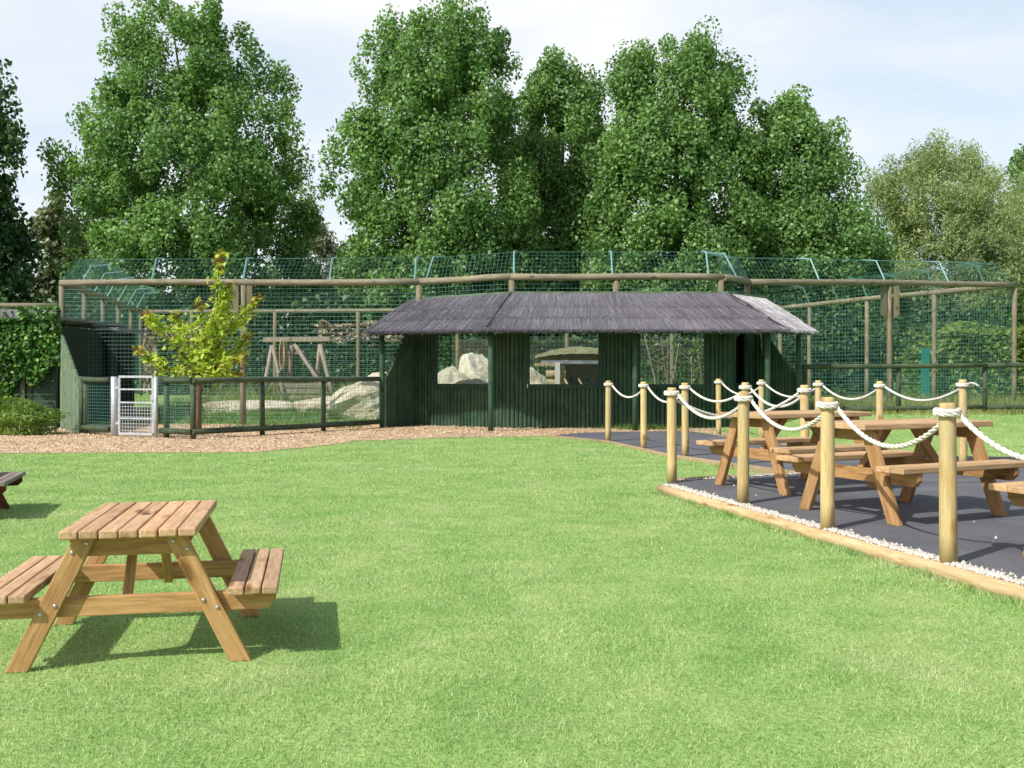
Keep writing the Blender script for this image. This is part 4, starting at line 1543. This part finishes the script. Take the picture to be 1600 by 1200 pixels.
rk = [('huge pale sloping rock behind the rail fence, left of the hut', X(577, 25.6), 25.6, (1.2, 1.0, .80), 3, -.38),
      ('pale slab rock low in the grass below the climbing frame', X(505, 26.2), 26.2, (.75, .5, .28), 5, 0),
      ('flat pale rock in the grass left of the climbing frame', X(385, 26.5), 26.5, (1.3, .5, .22), 6, 0),
      ('pointed pale rock standing at the right of the first hut window', X(756, 26.2), 26.2, (.80, .7, 1.10), 27, .05),
      ('rounded pale rock at the left in the first hut window', X(706, 25.6), 25.6, (.85, .7, .92), 31, .1),
      ('low pale rock filling the bottom of the first hut window', X(728, 24.2), 24.2, (1.05, .6, .74), 10, 0),
      ('pale rock beside the log stack in the second hut window', X(838, 25.4), 25.4, (.66, .6, .88), 11, .1),
      ('big pale rock hidden mostly behind the left hut wall', X(645, 26.4), 26.4, (1.0, .8, .6), 12, 0)]
for lab, x, y, rad, sd, tl in rk:
    rock(lab, (x, y, gzf(x, y) + rad[2] * .12), rad, sd, tilt=tl)
# turf-roofed den
dn = thing('animal_den', 'turf-roofed den with a log side and a dark opening, seen through the second hut window', 'animal den', (X(900, 27.5), 27.5, gzf(1.7, 27.5)))
DL = Vector(dn.location)
dd_ = 26.9
z0 = gzf(1.5, 27)
a, b = W3(845, 568, dd_), W3(975, 568, dd_)
MB().box((a + b) / 2 + Vector((0, .8, .03)) - DL, ((b - a).length, 1.8, .09)).build('lintel', M['felt'], dn, bevel=.01)
vv = []
nx_, ny_ = 26, 12
for j in range(ny_ + 1):
    for i in range(nx_ + 1):
        s, t = i / nx_, j / ny_
        hgt = max(0, math.sin(math.pi * (s * .9 + .05)) * math.sin(math.pi * min(1, t * .9 + .1))) ** .7
        vv.append((a.x - .15 + (b.x - a.x + .3) * s - DL.x, dd_ - .1 + 1.9 * t - DL.y, a.z + .10 + .36 * hgt + random.uniform(-.015, .015) - DL.z))
MB().add(vv, [(j * (nx_ + 1) + i, j * (nx_ + 1) + i + 1, (j + 1) * (nx_ + 1) + i + 1, (j + 1) * (nx_ + 1) + i) for j in range(ny_) for i in range(nx_)]).build('turf_roof', M['soil_roof'], dn, smooth=True)
for k in range(7):
    x = X(838 + k * 5, dd_) ; 
    pole('roof_log', (x, dd_ - .12, a.z - .03), (x, dd_ + 1.0, a.z - .03), .045, dn, M['log'], n=10)
for k in range(4):
    z = z0 + .12 + k * .25
    pole('side_log', (X(853, dd_), dd_ + .03, z), (X(884, dd_), dd_ + .03, z), .115, dn, M['log'], n=12)
MB().box(W3(871, 585, dd_ - .16) - DL, (.13, .05, .62)).build('prop_board', M['stone'], dn)
MB().box(Vector(((X(884, dd_) + b.x) / 2, dd_ + .35, (z0 + a.z) / 2)) - DL, (b.x - X(884, dd_), .05, a.z - z0)).build('dark_back', M['denback'], dn)  # panel whose colour holds the shade inside the den opening
for px in (886, 908):
    pole('strut', tuple(W3(px - 4, 592, dd_ - .1)), tuple(W3(px + 4, 606, dd_ - .3)), .025, dn, M['log'], n=8)

# bare sticks behind the third window
def sticks(label, px, d, n, h, spread, seed):
    r3 = random.Random(seed)
    x = X(px, d)
    root = thing('dead_sapling', label, 'dead tree', (x, d, gzf(x, d)))
    mb = MB()
    for i in range(n):
        a = Vector((r3.uniform(-.15, .15), r3.uniform(-.1, .1), -.02))
        e = a + Vector((r3.uniform(-spread, spread), r3.uniform(-.3, .3), h * r3.uniform(.7, 1)))
        m_ = a.lerp(e, .5) + Vector((r3.uniform(-.08, .08), 0, 0))
        mb.tube([a, m_, e], [.03, .022, .010], 6)
        for q in range(3):
            s = a.lerp(e, r3.uniform(.4, .95))
            mb.tube([s, s + Vector((r3.uniform(-.5, .5), r3.uniform(-.2, .2), r3.uniform(.1, .45)))], [.012, .004], 4)
    mb.build('stem', M['grey_timber'], root)
    p = rng.normal(size=(160, 3)) * np.array([spread * 1.2, .4, h * .25]) + np.array([0, 0, h * .72])
    link('foliage', fast_mesh('foliage', leaf_cards(p, .075), 4), M['hedge'], root)


sticks('bundle of pale bare stems behind the third hut window', 1036, 24.3, 5, 2.2, .38, 4)
sticks('single thin pale stem at the right of the third hut window', 1094, 24.1, 2, 2.1, .12, 8)

# long grass inside and along the fences
def patch(n, x0, x1, y0, y1, h0, h1, mat, name, label, pw=0.006, clump=True, excl=None):
    x = rng.uniform(x0, x1, n); y = rng.uniform(y0, y1, n)
    if clump:
        k = rng.uniform(0, 1, n) < .35 + .65 * (np.sin(x * 2.3 + np.sin(y * 2)) * np.cos(y * 2.9 + x) * .5 + .5)
        x, y = x[k], y[k]
    if excl is not None:
        k = ~inpoly(x, y, excl); x, y = x[k], y[k]
    h = rng.uniform(h0, h1, len(x))
    o = link(name, fast_mesh(name, blades(x, y, gz(x, y), h, np.full(len(x), pw), .8), 3), mat)
    return tag(o, label, 'grass', kind='stuff')


patch(9000, -9.3, -2.2, 23.2, 28, .10, .34, M['tallgrass'], 'long_grass', 'long green grass inside the enclosure behind the left rail fence')
patch(5200, -8.5, 1.5, 26, 32, .3, .75, M['drygrass'], 'long_grass', 'tall pale grass behind the rocks in the enclosure', pw=.008)
patch(12000, 5.8, 14.5, 22.4, 28, .12, .42, M['drygrass'], 'long_grass', 'rough pale grass beyond the right rail fence', pw=.007)
patch(5000, 6.4, 14.0, 21.2, 22.3, .04, .14, M['drygrass'], 'rough_grass', 'rough grass strip at the foot of the right rail fence', pw=.006)
patch(1800, -6.1, -3.2, 21.3, 22.8, .05, .16, M['tallgrass'], 'rough_grass', 'rough grass between the rail fence and the mesh behind the maple', pw=.006)
px_, py_ = G(1010, 671)
x = rng.normal(px_, .38, 900); y = rng.normal(py_, .14, 900)
tag(link('grass_tuft', fast_mesh('grass_tuft', blades(x, y, np.zeros(900), rng.uniform(.04, .15, 900), np.full(900, .007), .8), 3), M['tallgrass']), 'green grass tuft at the foot of the middle hut post', 'grass', kind='stuff')

# teal gate panel at the right of the enclosure
x = X(1446, 29.5)
tpn = thing('teal_post', 'teal painted steel post inside the right part of the enclosure', 'post', (x, 29.5, gzf(x, 29.5)))
MB().box((0, 0, .78), (.24, .06, 1.6)).build('panel', M['tealpost'], tpn, bevel=.01)
MB().bar((.14, 0, 1.5), (.38, 0, 1.05), .03, .03).build('stay', M['galv'], tpn)

# ------------------------------------------------------------------ young maple
mx, my = -6.22, 20.3
mp_ = thing('young_maple', 'young maple with yellow-green leaves and orange tips behind the corner of the rail fence', 'maple tree', (mx, my, 0))
tips = [((300, 600), (338, 500), (343, 392), 0), ((306, 590), (268, 520), (242, 490), -.5), ((306, 592), (285, 520), (262, 488), .3),
        ((306, 585), (262, 575), (220, 545), -.3), ((312, 588), (350, 520), (402, 458), .3), ((310, 590), (345, 570), (384, 560), -.5),
        ((312, 590), (355, 560), (380, 520), .5), ((308, 588), (325, 545), (320, 470), -.4), ((310, 585), (340, 590), (372, 580), .2), ((318, 540), (345, 500), (352, 440), .2)]
mb = MB()
mb.tube([(0, 0, -.03), (.0, 0, .4), (.01, 0, .85), (.04, 0, 1.2)], [.068, .06, .055, .045], 10)
cl, tipsP = [], []
for a, m_, b, dy in tips:
    A = Vector((.03, 0, Z(a[1], my) )); Mi = W3(m_[0], m_[1], my) - Vector((mx, my, 0)); B = W3(b[0], b[1], my) - Vector((mx, my, 0))
    A.z = max(.85, min(1.25, Z(a[1], my)))
    Mi.y += dy * .5; B.y += dy
    path = [A.lerp(Mi, t / 4) if t < 4 else Mi.lerp(B, (t - 4) / 4) for t in range(9)]
    mb.tube(path, [.026 - .0026 * i for i in range(9)], 6)
    L = sum((q - p).length for p, q in zip(path[:-1], path[1:]))
    nl = int(L * 150)
    for i in range(nl):
        t = random.uniform(.12, 1.0) * 7.999
        k = int(t)
        p = path[k].lerp(path[k + 1], t - k)
        sp = .125 * (1.1 - t / 8) + .035
        q = p + Vector((random.gauss(0, sp), random.gauss(0, sp), random.gauss(-.02, sp * .8)))
        (tipsP if (t > 7.0 and random.random() < .55) or random.random() < .02 else cl).append(tuple(q))
mb.build('trunk', M['bark_young'], mp_, smooth=True)


def maple_leaves(c, size):
    """five-pointed leaves as 3 overlapping diamonds would be heavy: one folded kite per leaf plus two side lobes"""
    c = np.array(c)
    a = leaf_cards(c, size, up=.5, aspect=.55, outward=np.array([-.4, -.6, .2]), ob=.5)
    q = a.reshape(-1, 4, 3)
    base = q[:, 0]; tip = q[:, 2]; s = q[:, 1] - q[:, 3]
    d = tip - base
    out = [q]
    for sg in (-1, 1):
        dirv = d * .45 + s * sg * 1.0
        sv = np.cross(np.cross(d, s), dirv)
        sv /= np.linalg.norm(sv, axis=1)[:, None] + 1e-9
        L = np.linalg.norm(dirv, axis=1)[:, None]
        out.append(np.stack([base, base + dirv * .45 + sv * L * .2, base + dirv * .95, base + dirv * .45 - sv * L * .2], 1))
    return np.concatenate(out).reshape(-1, 3)


va, vb = maple_leaves(cl, .105), maple_leaves(tipsP, .09)
fo = link('foliage', fast_mesh('foliage', np.concatenate([va, vb]), 4), [M['maple'], M['maple_tip']], mp_)
fo.data.polygons.foreach_set('material_index', np.concatenate([np.zeros(len(va) // 4, np.int32), np.ones(len(vb) // 4, np.int32)]))

# ------------------------------------------------------------------ trees
def tree(name, label, cat, d, prof, n_cl, per, leaf, mat, seed, depth=.85, tips=(), trunk_r=.22, base_px=None, spread=(.62, .62, .85), group=None, limbs=16, up=.15, aspect=.8, dens_in=.64, zmin=.8):
    """crown from silhouette profile rows (y, xl, xr) in the photo, filled as a solid of revolution-like volume at distance d"""
    global rng
    old = rng
    rng = np.random.default_rng(seed)
    rr_ = random.Random(seed)
    prof = sorted(prof)
    ys_ = np.array([p[0] for p in prof], float); xl = np.array([p[1] for p in prof], float); xr = np.array([p[2] for p in prof], float)
    zt = Z(ys_, d)
    ctr = X((xl + xr) / 2, d); rad = (xr - xl) / 2 / F * d
    bx_ = X(base_px, d) if base_px is not None else float(ctr[-1])
    gzb = gzf(bx_, d)
    root = thing(name, label, cat, (bx_, d, gzb), 0, group)
    L0 = np.array([bx_, d, gzb])
    # sample rows by area
    z_s = np.linspace(max(zmin, zt.min()), zt.max(), 400)
    r_s = np.interp(z_s, zt[::-1], rad[::-1])
    c_s = np.interp(z_s, zt[::-1], ctr[::-1])
    wgt = (r_s + .25) ** 1.4
    idx = rng.choice(400, n_cl, p=wgt / wgt.sum())
    z = z_s[idx] + rng.uniform(-.2, .2, n_cl)
    r = r_s[idx]
    ang = rng.uniform(0, 2 * math.pi, n_cl)
    fr = np.where(rng.uniform(0, 1, n_cl) < dens_in, rng.uniform(.72, 1.0, n_cl), np.sqrt(rng.uniform(0, .6, n_cl)))
    sx_ = np.array(spread)
    rin = np.maximum(r - sx_[0] * .5, r * .45)
    cx_ = c_s[idx] + np.cos(ang) * rin * fr
    cy_ = d + np.sin(ang) * rin * fr * depth
    # lobes: shift clusters by low-frequency noise so that the outline is uneven
    cx_ += .35 * np.sin(z * 1.9 + seed) * np.sign(np.cos(ang)) * .5
    cen = np.stack([cx_, cy_, z], -1)
    nl_ = max(4, n_cl // 11)
    lob = cen[rng.choice(n_cl, nl_, replace=False)]
    dist = ((cen[:, None, :] - lob[None]) ** 2).sum(-1)
    near = lob[dist.argmin(1)]
    pull = np.where(rng.uniform(0, 1, n_cl) < .6, .24, 0.0)[:, None]
    cen = cen + (near - cen) * pull
    extra = [[X(a, d), d + rr_.uniform(-.8, .4), Z(b, d)] for a, b in tips]
    if extra: cen = np.concatenate([cen, np.array(extra)])
    # leaves
    cnt = rng.integers(int(per * .5), int(per * 1.5), len(cen))
    rep = np.repeat(np.arange(len(cen)), cnt)
    g_ = rng.normal(size=(len(rep), 3))
    g_ /= np.linalg.norm(g_, axis=1)[:, None]
    g_ *= (rng.uniform(0, 1, len(rep)) ** .45)[:, None]
    csz = rng.uniform(.65, 1.25, len(cen))[rep][:, None]
    pos = cen[rep] + g_ * sx_ * csz
    pos[:, 2] = np.maximum(pos[:, 2], .3)
    out = pos - np.array([bx_, d, 0]); out[:, 2] = 0
    out /= np.linalg.norm(out, axis=1)[:, None] + 1e-6
    link('crown', fast_mesh('crown', leaf_cards(pos, leaf, up=up, aspect=aspect, outward=out * .6 + g_ * .6, ob=1.0) - L0, 4), mat, root)
    # trunk and limbs
    mb = MB()
    zt_top = zt.max()
    tp_ = []
    for i in range(9):
        t = i / 8
        zz = -.1 + (zt_top * .93 + .1) * t
        xx_ = np.interp(zz, zt[::-1], ctr[::-1]) if zz > zt.min() else ctr[-1]
        tp_.append(Vector((bx_ + (xx_ - bx_) * t ** .7 + rr_.uniform(-.08, .08) * (i > 0), d + rr_.uniform(-.1, .1) * (i > 0), zz)))
    L0v = Vector(L0)
    mb.tube([p - L0v for p in tp_], [trunk_r * (1 - .88 * i / 8) for i in range(9)], 9)
    order = np.argsort(-fr) if n_cl else []
    for k in list(order[:limbs * 3])[::3]:
        e = Vector(cen[k])
        st_z = max(.8, e.z - (1.2 + rr_.uniform(.3, 1.6)))
        t = min(.92, (st_z + .1) / (zt_top * .93 + .1)) * 8
        i = min(7, int(t))
        s = tp_[i].lerp(tp_[i + 1], t - i)
        m_ = s.lerp(e, .5) + Vector((0, 0, -.15))
        mb.tube([s - L0v, m_ - L0v, e - L0v], [trunk_r * .32 * (1 - t / 10), trunk_r * .2 * (1 - t / 10), .015], 5)
    mb.build('trunk', M['bark_tree'], root, smooth=True)
    rng = old
    return root


PG = 'tall poplars behind the enclosure'
tree('poplar_tree', 'tallest poplar at the left, broad crown reaching the top of the picture', 'poplar tree', 43, [(2, 222, 252), (20, 212, 300), (50, 192, 352), (100, 172, 384), (150, 150, 420), (180, 148, 456), (230, 110, 478), (280, 92, 490), (330, 96, 502), (400, 96, 506), (470, 110, 495), (540, 170, 440)],
     540, 250, .145, M['poplar'], 11, tips=[(430, 130), (440, 120), (425, 160), (448, 175), (436, 190), (405, 130), (462, 240), (470, 262), (226, 8), (258, 14), (340, 22), (335, 40), (400, 92), (412, 106), (455, 140), (465, 205), (95, 250), (105, 265), (125, 185), (140, 190), (485, 320), (480, 335), (380, 60), (180, 90), (190, 40), (95, 282), (90, 245), (488, 345)], base_px=305)
tree('poplar_tree', 'twin-topped tall poplar in the middle, rising behind the hut', 'poplar tree', 42, [(20, 690, 728), (38, 596, 745), (60, 582, 782), (100, 562, 800), (150, 552, 812), (200, 532, 826), (260, 518, 845), (320, 514, 862), (400, 518, 870), (470, 535, 870), (540, 570, 830)],
     540, 250, .145, M['poplar'], 12, tips=[(612, 38), (606, 52), (704, 20), (712, 30), (740, 40), (782, 68), (800, 110), (560, 105), (575, 70), (540, 205), (520, 245), (512, 290), (530, 260), (640, 55), (660, 48)], base_px=700)
tree('poplar_tree', 'shorter poplar with a pointed top between two taller ones', 'poplar tree', 46, [(98, 852, 880), (115, 836, 905), (130, 824, 930), (160, 810, 950), (220, 792, 965), (320, 780, 985), (420, 760, 1000), (540, 770, 1000)],
     420, 240, .145, M['poplar'], 13, tips=[(864, 104), (850, 118), (915, 130), (925, 140), (822, 170)], base_px=880)
tree('poplar_tree', 'tall broad poplar right of centre with a flat double top', 'poplar tree', 42, [(66, 1085, 1105), (85, 970, 1128), (110, 954, 1152), (150, 948, 1164), (220, 930, 1180), (300, 910, 1200), (400, 890, 1220), (470, 900, 1220), (540, 950, 1180)],
     520, 250, .145, M['poplar'], 14, tips=[(1098, 70), (1104, 84), (976, 92), (985, 100), (1004, 92), (1040, 80), (1140, 108), (1160, 120), (1160, 160), (955, 120)], base_px=1070)
tree('poplar_tree', 'rightmost poplar, lower and sloping down to the right', 'poplar tree', 43, [(168, 1228, 1244), (178, 1182, 1262), (205, 1168, 1292), (240, 1150, 1316), (290, 1145, 1330), (330, 1140, 1352), (380, 1130, 1385), (440, 1140, 1400), (540, 1180, 1380)],
     430, 240, .145, M['poplar'], 15, tips=[(1190, 172), (1240, 170), (1262, 190), (1300, 215), (1318, 250), (1325, 275), (1350, 340), (1378, 365), (1385, 390)], base_px=1255)
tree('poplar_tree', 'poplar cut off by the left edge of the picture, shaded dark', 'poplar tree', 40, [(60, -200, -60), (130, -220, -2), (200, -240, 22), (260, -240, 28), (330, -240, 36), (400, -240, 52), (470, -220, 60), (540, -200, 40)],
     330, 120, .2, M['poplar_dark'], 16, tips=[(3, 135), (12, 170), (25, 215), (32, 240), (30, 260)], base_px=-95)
WG = 'pale feathery willows at the right'
tree('willow_tree', 'large pale feathery willow at the right behind the round hedge', 'willow tree', 48, [(226, 1445, 1478), (240, 1425, 1525), (262, 1385, 1548), (292, 1362, 1572), (330, 1362, 1600), (400, 1375, 1640), (470, 1380, 1640), (540, 1400, 1620)],
     560, 190, .19, M['willow'], 21, tips=[(1458, 230), (1435, 240), (1390, 262), (1365, 285), (1358, 300), (1520, 240), (1372, 330)], base_px=1500, spread=(.6, .6, .8), aspect=.28, group=WG, up=0.0)
tree('willow_tree', 'pale willow cut off by the right edge of the picture', 'willow tree', 52, [(262, 1600, 1680), (300, 1560, 1720), (380, 1550, 1740), (470, 1550, 1740), (540, 1580, 1700)],
     330, 180, .19, M['willow'], 22, base_px=1650, aspect=.28, group=WG, up=0.0)
tree('poplar_tree', 'small distant poplar tip at the far right edge above the willow', 'poplar tree', 62, [(236, 1590, 1612), (260, 1575, 1650), (300, 1568, 1680), (420, 1560, 1700), (540, 1580, 1680)],
     150, 70, .27, M['poplar'], 23, base_px=1630)
tree('background_tree', 'loose dark tree with sky showing through, between the two left poplars', 'tree', 52, [(300, 60, 110), (330, 42, 140), (380, 36, 150), (440, 40, 150), (540, 60, 140)],
     75, 75, .27, M['greyleaf'], 24, base_px=92, dens_in=.5)
tree('background_tree', 'small grey-green tree in the gap between the tall left and middle poplars', 'tree', 60, [(350, 488, 512), (375, 470, 530), (420, 455, 545), (480, 450, 550), (540, 460, 540)],
     150, 80, .27, M['greyleaf'], 25, base_px=500, aspect=.4)

# shrubs and hedges behind the rear mesh
SG = 'dark shrubs in a row behind the rear mesh fence'
for i, x in enumerate(np.arange(-19, 13.1, 2.9)):
    y = 39.0 + (i % 3) * .6
    h = 1.75 + .25 * math.sin(i * 2.1)
    bush('dark_shrub', 'dark green shrub standing in the row behind the rear mesh fence', 'shrub', (x, y, gzf(x, y)), (2.0, 1.5, h), 2600, .22, M['shrub'], SG, aspect=.7)
for i, x in enumerate(np.arange(-24, 25, 3.4)):
    y = 49.0 + (i % 2) * 1.2
    h = 3.0 + .35 * math.sin(i * 1.7)
    bush('tall_shrub', 'tall dark shrub among the trunks of the poplars', 'shrub', (x, y, gzf(x, y)), (2.5, 1.7, h), 3400, .26, M['shrub'], 'tall dark shrubs under the poplars', aspect=.7)
for i, (x, y, rx, hz) in enumerate(((-17.5, 33.5, 2.2, 1.7), (11.9, 37.5, 2.0, 1.8), (15.5, 37.0, 2.2, 2.0), (19.0, 36.0, 2.4, 2.1))):
    bush('dark_shrub', ['dark shrub behind the ivy building at the far left', 'dark shrub behind the right rear corner of the enclosure', 'dark shrub behind the round clipped hedge', 'dark shrub right of the round hedge at the right edge'][i], 'shrub', (x, y, gzf(x, y)), (rx, 1.5, hz), 3200, .2, M['shrub'], aspect=.7)


def box_hedge(label, x0, x1, y0, y1, z0, z1, n, size, mat, group=None, roundtop=0.0):
    root = thing('hedge', label, 'hedge', ((x0 + x1) / 2, (y0 + y1) / 2, gzf((x0 + x1) / 2, (y0 + y1) / 2)), 0, group)
    L0 = np.array(root.location)
    x = rng.uniform(x0, x1, n); y = rng.uniform(y0, y1, n); z = rng.uniform(z0, z1, n)
    face = rng.integers(0, 3, n)
    y = np.where(face == 0, y0 + np.abs(rng.normal(0, .1, n)), y)
    s = (x - x0) / (x1 - x0) * 2 - 1; q = (y - y0) / (y1 - y0) * 2 - 1
    ztop = z1 - roundtop * (np.abs(s) ** 3.0) - roundtop * .4 * q ** 2 + .06 * np.sin(x * 3.3) + .05 * np.sin(x * 7 + y * 3)
    z = np.where(face == 1, ztop - np.abs(rng.normal(0, .08, n)), z0 + (z - z0) / (z1 - z0) * (ztop - z0))
    x = np.where((face == 2) & (rng.uniform(0, 1, n) < .5), np.where(rng.uniform(0, 1, n) < .5, x0, x1) + rng.normal(0, .07, n), x)
    p = np.stack([x, y, z], -1)
    out = np.stack([s, np.full(n, -1.0), np.where(face == 1, 1.6, .1)], -1)
    link('foliage', fast_mesh('foliage', leaf_cards(p - L0, size, up=.2, aspect=.7, outward=out, ob=.9), 4), mat, root)
    mb = MB()
    xs_ = np.linspace(x0 + .15, x1 - .15, 9); ys_ = np.linspace(y0 + .15, y1 - .1, 4)
    v = []
    for yy in ys_:
        for xx_ in xs_:
            s_ = (xx_ - x0) / (x1 - x0) * 2 - 1; q_ = (yy - y0) / (y1 - y0) * 2 - 1
            v.append(np.array([xx_, yy, z1 - .22 - roundtop * abs(s_) ** 3 - roundtop * .4 * q_ ** 2]) - L0)
    nb_ = len(v)
    v += [np.array([a[0], a[1], 0.0]) for a in v]
    f = [(j * 9 + i, j * 9 + i + 1, (j + 1) * 9 + i + 1, (j + 1) * 9 + i) for j in range(3) for i in range(8)]
    rim = list(range(9)) + [9 * j + 8 for j in range(1, 4)] + [27 + i for i in range(7, -1, -1)] + [9 * j for j in range(2, 0, -1)]
    f += [(rim[i], rim[(i + 1) % len(rim)], rim[(i + 1) % len(rim)] + nb_, rim[i] + nb_) for i in range(len(rim))]
    mb.add(v, f)
    mb.build('branches', M['brownhedge'] if mat is M['brownhedge'] else M['shrub'], root)
    return root


hz0 = gzf(14, 30)
box_hedge('clipped round-topped bright hedge behind the right mesh wall', 12.35, 15.9, 30.0, 32.6, hz0, 2.62, 9000, .13, M['hedge'], roundtop=.75)
box_hedge('clipped bright hedge at the right edge beyond the corner pole', 15.0, 19.5, 28.6, 31, .3, 2.55, 9000, .13, M['hedge'], roundtop=.5)
box_hedge('pale brown leafed hedge behind the climbing frame', X(500, 37.6), X(628, 37.6), 37.6, 38.6, .4, Z(506, 37.6), 8000, .14, M['brownhedge'])
box_hedge('small pale brown leafed hedge behind the maple', X(225, 37.8), X(318, 37.8), 37.8, 38.6, .4, Z(511, 37.8), 3600, .14, M['brownhedge'])
box_hedge('low green hedge before the pale brown hedges along the rear mesh', -12.6, 9.0, 36.75, 37.5, .35, Z(533, 37), 14000, .17, M['shrub'])
